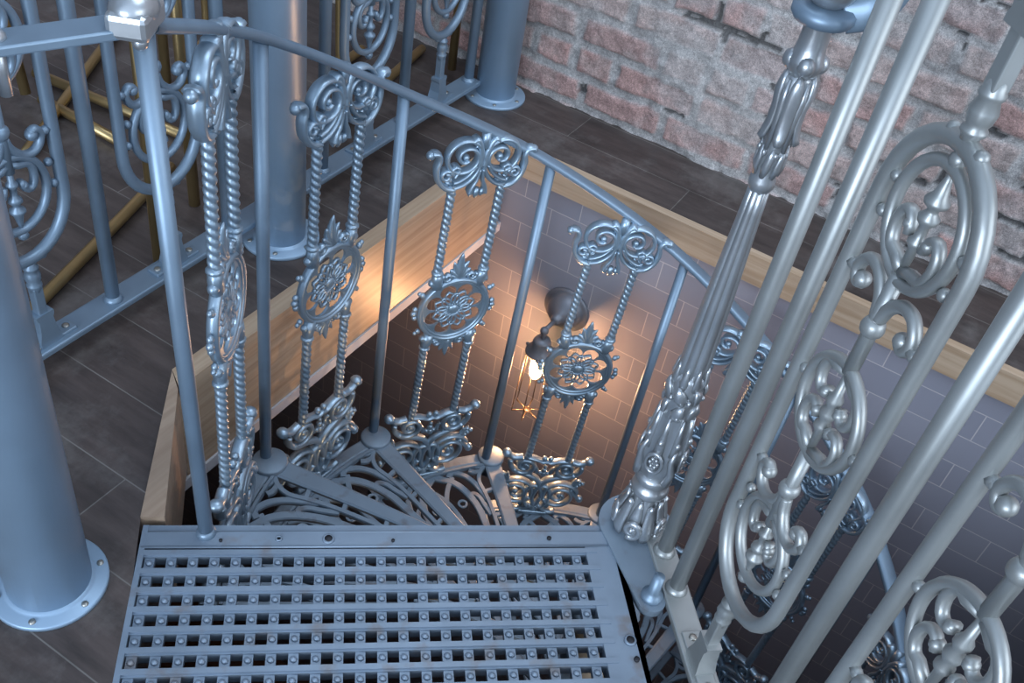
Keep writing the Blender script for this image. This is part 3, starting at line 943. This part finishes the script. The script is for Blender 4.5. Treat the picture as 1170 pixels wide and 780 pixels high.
for i in range(8):
    a0 = 2 * PI * i / 8
    ux, uy = math.cos(a0), math.sin(a0); tx, ty = -uy, ux
    if i % 2 == 0:       # rosette in an oval frame
        m.tube([(ux * 0.040 + tx * 0.015 * math.cos(b), uy * 0.040 + ty * 0.015 * math.cos(b), 0.180 + 0.019 * math.sin(b)) for b in [2 * PI * q / 18 for q in range(18)]], 0.0035, 6, closed=True)
        for q in range(6): m.sph((ux * 0.040 + tx * 0.007 * math.cos(q * PI / 3), uy * 0.040 + ty * 0.007 * math.cos(q * PI / 3), 0.180 + 0.008 * math.sin(q * PI / 3)), 0.0042, 7, 5)
    else:
        m.tube([(ux * r + tx * w, uy * r + ty * w, z) for r, w, z in ((0.040, 0, 0.140), (0.043, 0.004, 0.165), (0.041, -0.003, 0.19), (0.036, 0.004, 0.215))], [0.007, 0.008, 0.006, 0.004], 7)
    leaf_strip(m, a0, [(0.036, 0.198), (0.0365, 0.215), (0.033, 0.240), (0.0295, 0.268)], [0.0095, 0.0085, 0.006, 0.002], 0.005)
    m.sph((ux * 0.0385, uy * 0.0385, 0.222), 0.0062, 8, 6)
m.thin(0.82).obj('leaf_bulb', CAST, newel)
m = MB()
for q in range(6):
    a = 2 * PI * q / 6
    for (z, r, w, tl) in ((0.276, 0.028, 0.0125, 0.7), (0.308, 0.0285, 0.0125, -0.7)):
        aa = a + (0.35 if tl < 0 else 0)
        leaf_strip(m, aa, [(r - 0.001, z - 0.012), (r + 0.003, z), (r + 0.0045, z + 0.010), (r + 0.001, z + 0.018)], [0.004, w, w * 0.8, 0.002], 0.0042, tl)
        m.sph(((r + 0.004) * math.cos(aa + 0.3), (r + 0.004) * math.sin(aa + 0.3), z - 0.004), 0.0048, 8, 6)
for q in range(8):
    leaf_strip(m, 2 * PI * q / 8, [(0.026, 0.322), (0.030, 0.336), (0.0265, 0.354), (0.024, 0.362)], [0.006, 0.008, 0.005, 0.001], 0.0035)
m.lathe([(0.024, 0.258), (0.029, 0.262), (0.030, 0.30), (0.029, 0.335), (0.024, 0.345)], 32)
m.thin(0.80).obj('garland_collar', CAST, newel)
m = MB()
m.lathe([(0.0205, 0.335), (0.0203, 0.36), (0.0172, 0.49), (0.0132, 0.61), (0.0120, 0.660)], 96, fn=lambda r, z, a: r * (0.90 + 0.16 * abs(math.cos(4 * a)) ** 0.6))
m.obj('fluted_shaft', CAST, newel)
m = MB()
m.lathe([(0.019, 0.640), (0.024, 0.648), (0.024, 0.656), (0.019, 0.664), (0.0215, 0.690), (0.0235, 0.712), (0.025, 0.718), (0.0205, 0.724), (0.023, 0.745), (0.028, 0.765), (0.0245, 0.783), (0.018, 0.792)], 40)
for q in range(7):
    a = 2 * PI * q / 7
    leaf_strip(m, a, [(0.020, 0.664), (0.025, 0.676), (0.0245, 0.690), (0.0225, 0.702)], [0.005, 0.0085, 0.0075, 0.002], 0.0045, 0.4)
    m.sph((0.0250 * math.cos(a + 0.5), 0.0250 * math.sin(a + 0.5), 0.694), 0.0048, 8, 6)
for i in range(5):
    a = 2 * PI * i / 5 + 0.3
    leaf_strip(m, a, [(0.0345, 0.709), (0.030, 0.716), (0.0255, 0.730), (0.0255, 0.750), (0.0295, 0.768), (0.027, 0.782), (0.022, 0.790)], [0.006, 0.0115, 0.0125, 0.0125, 0.0130, 0.0095, 0.004], 0.0055)
    leaf_strip(m, a + PI / 5, [(0.026, 0.700), (0.024, 0.735), (0.028, 0.760), (0.025, 0.785)], [0.004, 0.006, 0.0065, 0.003], 0.0045)
m.thin(0.64).obj('leaf_capital', CAST, newel)
m = MB()
m.lathe([(0.016, 0.786), (0.021, 0.792), (0.0245, 0.800), (0.0255, 0.806), (0.021, 0.814), (0.0195, 0.822), (0.0185, 0.846), (0.020, 0.850)], 32)
for i in range(4):
    a = 2 * PI * i / 4 + 0.35
    m.sph((0.019 * math.cos(a), 0.019 * math.sin(a), 0.803), 0.0125, 12, 8, (1, 1, 0.9))
m.thin(0.80).obj('neck', CAST, newel)
# bracket plate and ball on the top
m = MB()
rvd = Vector((0.755, 0.656, 0))
m.lathe([(0.018, 0.844), (0.030, 0.849), (0.0335, 0.854), (0.0335, 0.861), (0.028, 0.866), (0.010, 0.866)], 32)
pts = [Vector((-0.006, 0.020, 0.858)), Vector((-0.012, 0.044, 0.872)), Vector((-0.014, 0.056, 0.905)), Vector((-0.012, 0.050, 0.96)), Vector((-0.010, 0.036, 1.022))]
m.tube(bez(pts, 8), 0.018, 12, ry=0.007, up=(1, 0, 0))
m.obj('bracket', SILVER, newel)
m = MB(); m.sph((0, 0, 0.890), 0.028, 24, 16); m.obj('ball_finial', CAST, newel)

# ================================================================== LANDING
GA = Vector((-0.459 * S, -0.628 * S, 0)); GU = Vector((-0.61743, 0.78662, 0)); GV = Vector((0.78662, 0.61743, 0))
gang = math.atan2(GU.y, GU.x)
GM = Matrix(((GU.x, GV.x, 0, GA.x), (GU.y, GV.y, 0, GA.y), (0, 0, 1, 0), (0, 0, 0, 1)))
# note: (u, v, up) is left handed -> build with v mirrored and z kept, faces recalculated below
landing = thing('landing_platform', 'galvanised metal grating landing with rows of square holes at the head of the stair', 'landing', tuple(GA))


def gpt(u, v, z=0.0): return GU * u + GV * v + Vector((0, 0, z))


def gbox(m, u0, u1, v0, v1, z0, z1):
    P = [gpt(u, v, z) for z in (z0, z1) for v in (v0, v1) for u in (u0, u1)]
    m.add(P, [(0, 1, 3, 2), (4, 6, 7, 5), (0, 4, 5, 1), (2, 3, 7, 6), (0, 2, 6, 4), (1, 5, 7, 3)], False)


m = MB()
pu, pv = 0.02975, 0.0310
nu = 22; nv = 25
u_first = 0.0237 * S; v_first = 0.0505 * S
gw = 0.688
# cross strips between slots, lower; ribs along u, proud
for j in range(nv + 1):
    vc = v_first + pv * (j - 0.5)
    ue = gw - 0.014 if j < 1 else gw
    gbox(m, 0.004, u_first + pu * nu - 0.012, vc - 0.0040, vc + 0.0040, -0.022, 0.0008)
    gbox(m, 0.004, u_first + pu * nu - 0.012, vc - 0.0062, vc + 0.0062, -0.022, -0.0028)
for j in range(nv):
    vc = v_first + pv * j
    for i in range(nu + 1):
        uc = u_first + pu * (i - 0.5)
        gbox(m, max(uc - 0.0068, 0.004), uc + 0.0068, vc - 0.0100, vc + 0.0100, -0.016, -0.0052)
        m.sph(gpt(uc, vc, -0.0055), 0.0050, 8, 6, (1, 1.2, 1.0))
m.obj('slotted_grid', GRATE, landing)
m = MB()
# front strip in three steps, with raised bead
gbox(m, 0.0, 0.700, -0.002, 0.0125, -0.045, -0.003)
gbox(m, 0.0, 0.702, 0.0125, 0.0395, -0.030, 0.000)
m.tube([gpt(0.0, 0.0118, -0.002), gpt(0.70, 0.0118, -0.002)], 0.0024, 8)
m.tube([gpt(0.0, 0.0385, -0.001), gpt(0.70, 0.0385, -0.001)], 0.0022, 8)
# right hand margin (tapering plate) and left edge angle
P = [(0.655, 0.0395), (0.702, 0.020), (0.709, 0.083), (0.7125, 0.129), (0.7135, 0.27), (0.7135, 0.84), (0.655, 0.84)]
q = [gpt(u, v, 0.0) for u, v in P]
mm = MB(); mm.prism([(p.x, p.y) for p in q], -0.030, -0.0008); m.merge(mm)
mm = MB(); mm.prism([(p.x, p.y) for p in (gpt(0.700, 0.0), gpt(0.708, 0.06), gpt(0.7125, 0.129), gpt(0.7135, 0.27), gpt(0.7135, 0.84), gpt(0.706, 0.84), gpt(0.706, 0.27), gpt(0.700, 0.08))], -0.050, -0.0008); m.merge(mm)
gbox(m, -0.002, 0.006, 0.0, 0.84, -0.05, 0.0004)
# cross bearer under the grid
for v in (0.30, 0.60): gbox(m, 0.01, 0.70, v - 0.01, v + 0.01, -0.08, -0.031)
m.obj('frame', GRATE, landing)
for (u, v, r) in ((0.2645, 0.0254, 0.0095), (0.6951, 0.2028, 0.0095), (0.1925, 0.0245, 0.0055), (0.6951, 0.46, 0.0095)):
    m = MB(); p = gpt(u, v, 0.0); m.lathe([(r * 0.45, -0.004), (r * 0.55, 0.0025), (r * 0.9, 0.0022), (r, 0.0)], 18, tuple(p))
    m.obj('bolt_collar', GRATE, landing)
for (u, v, r) in ((0.2645, 0.0254, 0.0058), (0.6951, 0.2028, 0.0060), (0.6985, 0.2332, 0.0042), (0.110, 0.0280, 0.0025), (0.36, 0.0290, 0.0025), (0.60, 0.0255, 0.0035), (0.6951, 0.46, 0.006)):
    m = MB(); p = gpt(u, v, 0.0); m.lathe([(r * 0.2, 0.0012), (r, 0.0012), (r, -0.002)][::-1], 14, tuple(p + Vector((0, 0, 0.0016))))
    m.obj('bolt_hole', BLACK, landing)
# plate carrying the newel, with a short peg
m = MB()
c0 = Vector((NX, NY, 0)) - GA
poly = []
for i in range(26):
    a = math.radians(40 + 290 * i / 25) + math.atan2(0.656, 0.755) - PI + math.radians(-5)
    poly.append((c0.x + 0.062 * math.cos(a + PI - math.radians(0)), c0.y + 0.062 * math.sin(a + PI)))
base = math.atan2(0.080, 0.103)
poly = [(c0.x + 0.060 * math.cos(base + math.radians(a)), c0.y + 0.060 * math.sin(base + math.radians(a))) for a in range(70, 291, 10)]
tip = (c0.x + 0.112, c0.y + 0.082)
poly += [(tip[0] + 0.022 * math.cos(base + math.radians(a)), tip[1] + 0.022 * math.sin(base + math.radians(a))) for a in range(-80, 81, 20)]
m.prism(poly, -0.010, 0.003)
m.obj('newel_plate', TREAD, landing)
m = MB(); m.lathe([(0.016, 0.002), (0.0165, 0.010), (0.012, 0.013), (0.009, 0.020), (0.0085, 0.055)], 20, (tip[0] - 0.004, tip[1] - 0.002, 0)); m.obj('peg', SILVER, landing)


# ================================================================== STRAIGHT RAILINGS
# panel frame: x across (centre 0), z from the base bar; half width .081
HW = 0.081


def rail_panel_parts(mat, parent, M, H=1.02):
    """elongated loop with three ovals and C-scrolls on a stem; returns the panel object"""
    m = MB()
    # closed loop frame
    loop = []
    zb, zt_ = 0.168, 0.852
    for i in range(17):
        a = PI + PI * i / 16; loop.append((HW * math.cos(a), 0.262 + 0.094 * math.sin(a)))
    for i in range(17):
        a = PI * i / 16; loop.append((HW * math.cos(a), (zt_ - 0.094) + 0.094 * math.sin(a)))
    # densify the straight sides
    L = []
    for i in range(len(loop)):
        p = loop[i]; q = loop[(i + 1) % len(loop)]; L.append(p)
        if abs(p[1] - q[1]) > 0.2:
            for k in range(1, 12): L.append((p[0] + (q[0] - p[0]) * k / 12, p[1] + (q[1] - p[1]) * k / 12))
    m.tube(XZ(L), 0.0098, 12, ry=0.0098, up=UPY, closed=True)
    # stems: urn, square bar, foot (mirrored at the top)
    for s in (1, -1):
        Z = (lambda z: z) if s > 0 else (lambda z: H - z)
        pr = [(0.0080, 0.105), (0.0100, 0.114), (0.0118, 0.118), (0.0118, 0.121), (0.0095, 0.124), (0.0125, 0.134), (0.0115, 0.144), (0.009, 0.149), (0.0118, 0.152), (0.0118, 0.155), (0.0085, 0.159), (0.0080, 0.172)]
        pr2 = [(r, Z(z)) for r, z in pr]
        if s < 0: pr2 = pr2[::-1]
        m.lathe(pr2, 20, fn=lambda r, z, a: r * (1 + 0.06 * math.cos(9 * a) * max(0.0, 1 - abs((z if s > 0 else H - z) - 0.134) / 0.016)))
        for q in (-1, 1):
            m.sph((q * 0.024, 0, Z(0.166)), 0.0075, 10, 7); m.tube(XZ([(q * 0.008, Z(0.166)), (q * 0.024, Z(0.166))]), 0.005, 8)
    p = m.obj('railing_panel', mat, parent, M=M)
    # square stem + wedge foot
    for s in (1, -1):
        m = MB(); Z = (lambda z: z) if s > 0 else (lambda z: H - z)
        m.box((0, 0, Z(0.088)), (0.0165, 0.0165, 0.056), None, 0.002)
        w0, w1 = 0.040, 0.026; d0, d1 = 0.030, 0.022
        prof = [(-w0 / 2, 0.0), (w0 / 2, 0.0), (w0 / 2, 0.012), (0.015, 0.030), (w1 / 2, 0.052), (w1 / 2 + 0.003, 0.058), (w1 / 2 + 0.003, 0.064), (-w1 / 2 - 0.003, 0.064), (-w1 / 2 - 0.003, 0.058), (-w1 / 2, 0.052), (-0.015, 0.030), (-w0 / 2, 0.012)]
        n = len(prof)
        vs = [(x, -d0 / 2 + 0.004 * (z / 0.064), Z(z)) for x, z in prof] + [(x, d0 / 2 - 0.004 * (z / 0.064), Z(z)) for x, z in prof]
        fs = [tuple(range(n)), tuple(range(2 * n - 1, n - 1, -1))] + [(i, n + i, n + (i + 1) % n, (i + 1) % n) for i in range(n)]
        m.add(vs, fs, False)
        m.box((0, 0, Z(0.003)), (0.100, 0.028, 0.008), None, 0.002)
        m.obj('foot' if s > 0 else 'head', mat, p)
        if s > 0:
            for q in (-1, 1):
                m = MB(); m.lathe([(0.0062, 0.006), (0.0060, 0.0085), (0.0030, 0.0092)], 12, (q * 0.038, 0, 0)); m.obj('screw', SCREW, p)
    R = 0.0066

    def oval(cz, hw, hh, name='oval_ring'):
        mm = MB(); mm.tube([Vector((hw * math.cos(2 * PI * i / 40), 0, cz + hh * math.sin(2 * PI * i / 40))) for i in range(40)], R, 10, ry=0.0075, up=UPY, closed=True)
        return mm

    def inner(mm, s, z0, hz):       # twin curls with spear
        f = lambda P: [(x, z0 + s * z) for x, z in P]
        for q in (-1, 1):
            sp = spiral(0, 0, 0.017, 0.006, -90, 1.15, 26)
            pts = [(q * (0.026 + x * 1.0 * 1), z) for x, z in sp]
            mm.tube(XZ(f([(q * 0.002, -0.052)] + [(q * 0.014, -0.046)] + [(q * (0.026 + 0.012 * math.cos(a)), -0.022 + 0.022 * math.sin(a)) for a in [(-80 + 23 * i) * PI / 180 for i in range(12)]])), taper(14, 0.0066, 0.0050), 8, ry=0.0072, up=UPY)
            mm.sph((q * 0.018, 0, z0 + s * -0.010), 0.0068, 10, 7, (1, 1.25, 1))
        pr = [(0.004, -0.054), (0.005, -0.025), (0.0085, -0.021), (0.009, -0.017), (0.0055, -0.013), (0.005, 0.0), (0.0095, 0.005), (0.0105, 0.010), (0.006, 0.015), (0.0055, 0.019), (0.0115, 0.024), (0.012, 0.028), (0.0075, 0.034), (0.0045, 0.048), (0.0015, 0.060)]
        pr = [(r, z0 + s * z) for r, z in pr]
        if s < 0: pr = pr[::-1]
        mm.lathe(pr, 14)
    # end ovals
    for s, cz in ((1, 0.767), (-1, H - 0.767 + 0.033)):
        mm = oval(cz, 0.055, 0.062); inner(mm, s, cz, 0.06)
        for q in (-1, 1): mm.sph((q * 0.067, 0, cz + s * 0.010), 0.0070, 8, 6)
        mm.sph((0, 0, cz + s * 0.070), 0.009, 8, 6)
        for q in (-1, 1): mm.sph((q * 0.064, 0, cz - s * 0.028), 0.0070, 8, 6)
        mm.obj('oval_ring', mat, p)
    # middle oval with four curls
    mm = oval(0.520, 0.058, 0.064)
    for q in (-1, 1):
        for s in (-1, 1):
            a_ = [(q * (0.027 + 0.011 * math.cos(a)), 0.520 + s * (0.022 + 0.020 * math.sin(a))) for a in [(200 - 24 * i) * PI / 180 for i in range(11)]]
            mm.tube(XZ([(q * 0.004, 0.520 + s * 0.058)] + [(q * (0.027 + 0.013 * math.cos(a)), 0.520 + s * (0.030 + 0.021 * math.sin(a))) for a in [(110 - 24 * i) * PI / 180 for i in range(12)]]), taper(13, 0.0064, 0.0050), 8, ry=0.0072, up=UPY)
            mm.sph((q * 0.018, 0, 0.520 + s * 0.014), 0.0070, 10, 7, (1, 1.25, 1))
        mm.sph((q * 0.068, 0, 0.520), 0.0070, 8, 6)
    mm.lathe([(0.004, 0.462), (0.0055, 0.492), (0.0095, 0.498), (0.0095, 0.503), (0.006, 0.509), (0.0095, 0.516), (0.010, 0.522), (0.006, 0.530), (0.009, 0.536), (0.009, 0.541), (0.0055, 0.548), (0.004, 0.578)], 14)
    mm.obj('oval_ring', mat, p)
    # posts with knobs and C-scrolls
    for s in (1, -1):
        Z = (lambda z: z) if s > 0 else (lambda z: 1.035 - z)
        mm = MB()
        mm.tube(XZ([(0, Z(0.580)), (0, Z(0.71))]), 0.0082, 10)
        pr = [(0.008, 0.634), (0.0118, 0.638), (0.0128, 0.643), (0.0118, 0.648), (0.009, 0.654)]
        pr = [(r, Z(z)) for r, z in pr]
        if s < 0: pr = pr[::-1]
        mm.lathe(pr, 16)
        mm.obj('post', mat, p)
        for q in (-1, 1):
            mm = MB()
            pts = [(0.003, 0.657), (0.010, 0.676), (0.026, 0.692), (0.044, 0.694), (0.056, 0.684), (0.060, 0.670), (0.053, 0.660), (0.044, 0.663)]
            B = bez(XZ([(q * x, Z(z)) for x, z in pts]), 6)
            mm.tube(B, taper(len(B), 0.0075, 0.0058), 9, ry=0.0075, up=UPY)
            mm.sph((q * 0.046, 0, Z(0.667)), 0.0092, 12, 8, (1, 1.05, 1))
            mm.tube(XZ([(q * 0.060, Z(0.670)), (q * 0.074, Z(0.668))]), 0.0065, 8); mm.sph((q * 0.069, 0, Z(0.669)), 0.0070, 8, 6)
            mm.obj('c_scroll', mat, p)
    return p


def plane_matrix(o, dx):
    dx = Vector((dx[0], dx[1], 0)).normalized(); dz = Vector((0, 0, 1)); dy = dz.cross(dx)
    return Matrix(((dx.x, dy.x, 0, o[0]), (dx.y, dy.y, 0, o[1]), (0, 0, 1, o[2]), (0, 0, 0, 1)))


# ---- railing along the landing (right)
RD = Vector((0.755, 0.656)).normalized(); RP = Vector((-0.7875 * S, -0.094 * S))
rail = thing('landing_railing', 'bright silver straight railing with oval scroll panels along the right side of the landing', 'railing', (RP.x, RP.y, 0))


def rl_(s): return Vector((RD.x * s, RD.y * s, 0))


m = MB()
ra = math.atan2(RD.y, RD.x); RM = Matrix.Rotation(ra, 4, 'Z')
s0, s1 = -0.075, 1.60
m.box(rl_((s0 + s1) / 2) + Vector((0, 0, 0.003)), (s1 - s0, 0.042, 0.012), RM, 0.003)
m.obj('base_rail', BRIGHT, rail)
m = MB(); m.tube([rl_(s0) + Vector((0, 0, 1.035)), rl_(s1) + Vector((0, 0, 1.035))], 0.024, 16, ry=0.012, up=(0, 0, 1)); m.obj('handrail', BRIGHT, rail)


def plain_bar(p, q, r, mat, parent):
    m = MB(); m.tube([p, (p + q) / 2, q], r, 18)
    m.tube([p, p + Vector((0, 0, 0.004)), p + Vector((0, 0, 0.010))], [r * 1.45, r * 1.3, r], 18)
    return m.obj('baluster', mat, parent)


for s in (-0.034, 0.034, 0.300, 0.585, 0.870, 1.155):
    plain_bar(rl_(s) + Vector((0, 0, 0.009)), rl_(s) + Vector((0, 0, 1.03)), 0.0122, BRIGHT, rail)
pp = None
for s in (0.157, 0.4425, 0.728, 1.013):
    M = plane_matrix(rl_(s) + Vector((0, 0, 0.006)), RD)
    if pp is None: pp = rail_panel_parts(BRIGHT, rail, M)
    else: copy_tree(pp, rail, M)

# ---- railing between the columns (back)
BY = -1.150
back = thing('gallery_railing', 'grey blue straight railing with oval scroll panels between the columns over the dark floor', 'railing', (-0.85, BY, 0))
m = MB(); m.box(((-1.985 - 0.2) / 2 + 0.85, 0, 0.042), (1.785, 0.050, 0.012), None, 0.003); m.obj('base_rail', SILVER, back)
m = MB()
m.obj('handrail', SILVER, back) if False else None
m.tube([(-1.98 + 0.85, 0, 1.085), (-0.20 + 0.85, 0, 1.085)], 0.024, 16, ry=0.012, up=(0, 0, 1)); m.obj('handrail', SILVER, back)
for i in range(5):
    x = -0.853 - 0.2775 * i + 0.85
    plain_bar(Vector((x, 0, 0.047)), Vector((x, 0, 1.08)), 0.0118, SILVER, back)
plain_bar(Vector((-0.575 + 0.85, 0, 0.047)), Vector((-0.575 + 0.85, 0, 1.08)), 0.0118, SILVER, back)
bp0 = None
for x in (-0.716, -0.992, -1.548, -1.826):
    M = plane_matrix((x + 0.85, 0, 0.046), (1, 0))
    if bp0 is None: bp0 = rail_panel_parts(SILVER, back, M)
    else: copy_tree(bp0, back, M)


# ================================================================== COLUMNS
def column(x, y, r, fr, label, h=3.0):
    t = thing('steel_column', label, 'column', (x, y, 0), 0, 'round steel columns with bolted base flanges')
    m = MB(); m.lathe([(r, 0.0), (r, 1.2), (r, h)], 48); m.obj('shaft', COLUMN, t)
    m = MB(); m.lathe([(fr, 0.0005), (fr, 0.0065), (fr - 0.002, 0.008), (r + 0.006, 0.008), (r + 0.003, 0.010), (r, 0.013)], 56); m.obj('base_flange', COLUMN, t)
    for i in range(6):
        a = 2 * PI * i / 6 + 0.55
        q = (r + fr) / 2 + 0.001
        m = MB(); m.lathe([(0.0048, 0.007), (0.0045, 0.0098), (0.0015, 0.0108)], 12, (q * math.cos(a), q * math.sin(a), 0)); m.obj('screw', SCREW, t)


column(-0.4305, -0.8105, 0.0545, 0.0760, 'thick blue-grey steel column in the left foreground beside the grating')
column(-1.222, -1.100, 0.0485, 0.0757, 'middle blue-grey steel column standing in the gallery railing')
column(-2.026, -1.106, 0.0500, 0.0780, 'farthest blue-grey steel column standing against the brick wall')

# flat bar that ties the start of the handrail to the near column
tie = thing('tie_bar', 'flat silver tie bar with a bolt between the near column and the handrail end', 'bar', (-0.609, -0.716, 0.790))
p0 = Vector((0.004, -0.004, 0.0)); p1 = Vector((-0.4305 + 0.609 - 0.035, -0.8105 + 0.716 + 0.03, 0.0))
d = (p1 - p0); an = math.atan2(d.y, d.x)
m = MB(); m.box((p0 + p1) / 2, (d.length + 0.02, 0.036, 0.010), Matrix.Rotation(an, 4, 'Z'), 0.002); m.obj('bar', SILVER, tie)
bpos = p0 + d * 0.80
m = MB(); m.lathe([(0.010, 0.004), (0.010, 0.008), (0.007, 0.012), (0.002, 0.014)], 16, tuple(bpos)); m.tube([bpos + Vector((0, 0, -0.05)), bpos], 0.006, 10)
m.obj('bolt', CAST, tie)

# ================================================================== WALL LAMP
LX, LY, LZ = -1.8735, -0.722, -0.397
lamp = thing('wall_lamp', 'bronze caged wall lamp with a glowing warm bulb on the grey tiles', 'lamp', (LX, LY, LZ))
RYm = Matrix.Rotation(PI / 2, 4, 'Y')
m = MB(); q = MB(); q.lathe([(0.064, 0.001), (0.064, 0.005), (0.056, 0.008), (0.049, 0.010), (0.046, 0.022), (0.040, 0.032), (0.030, 0.042), (0.019, 0.050), (0.0135, 0.054), (0.013, 0.064), (0.008, 0.068)], 40)
m.merge(q, RYm); m.obj('wall_plate', BRONZE, lamp)
m = MB(); m.tube([(0.064, 0, 0), (0.112, 0, 0.004)], 0.0058, 12); m.sph((0.116, 0, 0.002), 0.0115, 16, 10); m.tube([(0.116, 0, 0), (0.116, 0, -0.03)], 0.0060, 12); m.obj('arm', BRONZE, lamp)
m = MB(); m.lathe([(0.006, -0.022), (0.020, -0.026), (0.024, -0.034), (0.024, -0.058), (0.036, -0.064), (0.038, -0.072), (0.030, -0.076), (0.016, -0.078)][::-1], 28, (0.116, 0, 0))
for i in range(3):
    a = 2 * PI * i / 3 + 0.4; m.sph((0.116 + 0.040 * math.cos(a), 0.040 * math.sin(a), -0.069), 0.0055, 8, 6)
m.obj('socket', BRONZE, lamp)
m = MB()
for i in range(6):
    a = 2 * PI * i / 6 + 0.2
    m.tube([(0.116 + 0.035 * math.cos(a), 0.035 * math.sin(a), -0.070), (0.116 + 0.043 * math.cos(a), 0.043 * math.sin(a), -0.284)], 0.0013, 6)
    m.tube([(0.116, 0, -0.284), (0.116 + 0.044 * math.cos(a), 0.044 * math.sin(a), -0.284)], 0.0020, 6)
m.lathe([(0.002, -0.288), (0.011, -0.287), (0.012, -0.283), (0.002, -0.281)], 16, (0.116, 0, 0))
m.obj('cage', metal_mat('cage_wire', (0.30, 0.22, 0.15), 0.4, 0.8), lamp)
bm_, nt, b = new_mat('warm_bulb')
b.inputs['Base Color'].default_value = (1, 0.8, 0.5, 1); b.inputs['Emission Color'].default_value = (1.0, 0.62, 0.24, 1); b.inputs['Emission Strength'].default_value = 14
m = MB(); m.lathe([(0.010, -0.076), (0.013, -0.085), (0.017, -0.100), (0.0175, -0.130), (0.016, -0.150), (0.010, -0.160), (0.002, -0.164)][::-1], 24, (0.116, 0, 0)); m.obj('bulb', bm_, lamp)
ld = bpy.data.lights.new('bulb_light', 'POINT'); ld.energy = 7.5; ld.color = (1.0, 0.50, 0.24); ld.shadow_soft_size = 0.02
lo = bpy.data.objects.new('bulb_light', ld); C.objects.link(lo); lo.location = (LX + 0.150, LY, LZ - 0.12)
# second lamp of the stairwell, out of view under the landing side: its beam falls on the oak board
sd = bpy.data.lights.new('stairwell_spot', 'SPOT'); sd.energy = 40; sd.color = (1.0, 0.60, 0.28); sd.spot_size = math.radians(26); sd.spot_blend = 1.0; sd.shadow_soft_size = 0.03
so = bpy.data.objects.new('stairwell_spot', sd); C.objects.link(so); so.location = (-0.35, 0.9, -0.75)
so.rotation_euler = (Vector((-1.36, -0.94, -0.13)) - Vector(so.location)).to_track_quat('-Z', 'Y').to_euler()


# ================================================================== BRASS TUBE STOOLS behind the railing
def stool(label, c, tubes, seat):
    t = thing('bar_stool', label, 'stool', (c[0], c[1], 0), 0, 'brass framed bar stools')
    for nm, pts, r in tubes:
        m = MB(); m.tube(bez([Vector((p[0] - c[0], p[1] - c[1], p[2])) for p in pts], 6) if len(pts) > 2 else [Vector((p[0] - c[0], p[1] - c[1], p[2])) for p in pts], r, 12)
        m.obj(nm, BRASS, t)
    m = MB(); m.box((seat[0] - c[0], seat[1] - c[1], seat[2]), (0.38, 0.38, 0.05), None, 0.018); m.obj('seat', SEAT, t)


r = 0.0115
stool('brass framed stool nearest the near column, its sled runner on the dark floor', (-1.05, -1.5), [
    ('runner', [(-0.72, -1.245, 0.014), (-1.0, -1.335, 0.014), (-1.24, -1.415, 0.014)], r),
    ('runner', [(-1.058, -1.643, 0.014), (-1.38, -1.83, 0.014), (-1.712, -2.025, 0.014)], r),
    ('crossbar', [(-1.30, -1.90, 0.014), (-1.345, -1.45, 0.014)], r),
    ('crossbar', [(-1.235, -1.80, 0.014), (-1.232, -1.56, 0.014)], r),
    ('leg', [(-1.012, -1.212, 0.0), (-1.06, -1.26, 0.70)], r),
    ('leg', [(-1.19, -1.300, 0.0), (-1.20, -1.32, 0.70)], r),
    ('leg', [(-1.492, -1.69, 0.0), (-1.47, -1.66, 0.70)], r),
    ('leg', [(-1.28, -2.00, 0.70), (-1.22, -1.83, 0.02)], r),
], (-1.25, -1.60, 0.94))
stool('brass framed stool near the brick wall behind the far panels', (-1.95, -1.4), [
    ('runner', [(-1.60, -1.275, 0.014), (-1.757, -1.307, 0.014), (-2.07, -1.365, 0.014)], r),
    ('runner', [(-1.58, -1.73, 0.20), (-1.575, -1.725, 0.035), (-1.60, -1.735, 0.014), (-1.68, -1.76, 0.014), (-1.70, -1.765, 0.035), (-1.70, -1.765, 0.60)], r * 0.8),
    ('leg', [(-1.83, -1.46, 0.60), (-1.84, -1.455, 0.06), (-1.87, -1.46, 0.016), (-1.95, -1.47, 0.014)], r),
    ('leg', [(-1.89, -1.50, 0.60), (-1.90, -1.50, 0.0)], r),
    ('leg', [(-2.06, -1.262, 0.0), (-2.06, -1.262, 0.62)], r),
    ('crossbar', [(-1.72, -1.82, 0.16), (-2.02, -1.55, 0.16)], r),
], (-1.90, -1.55, 0.95))
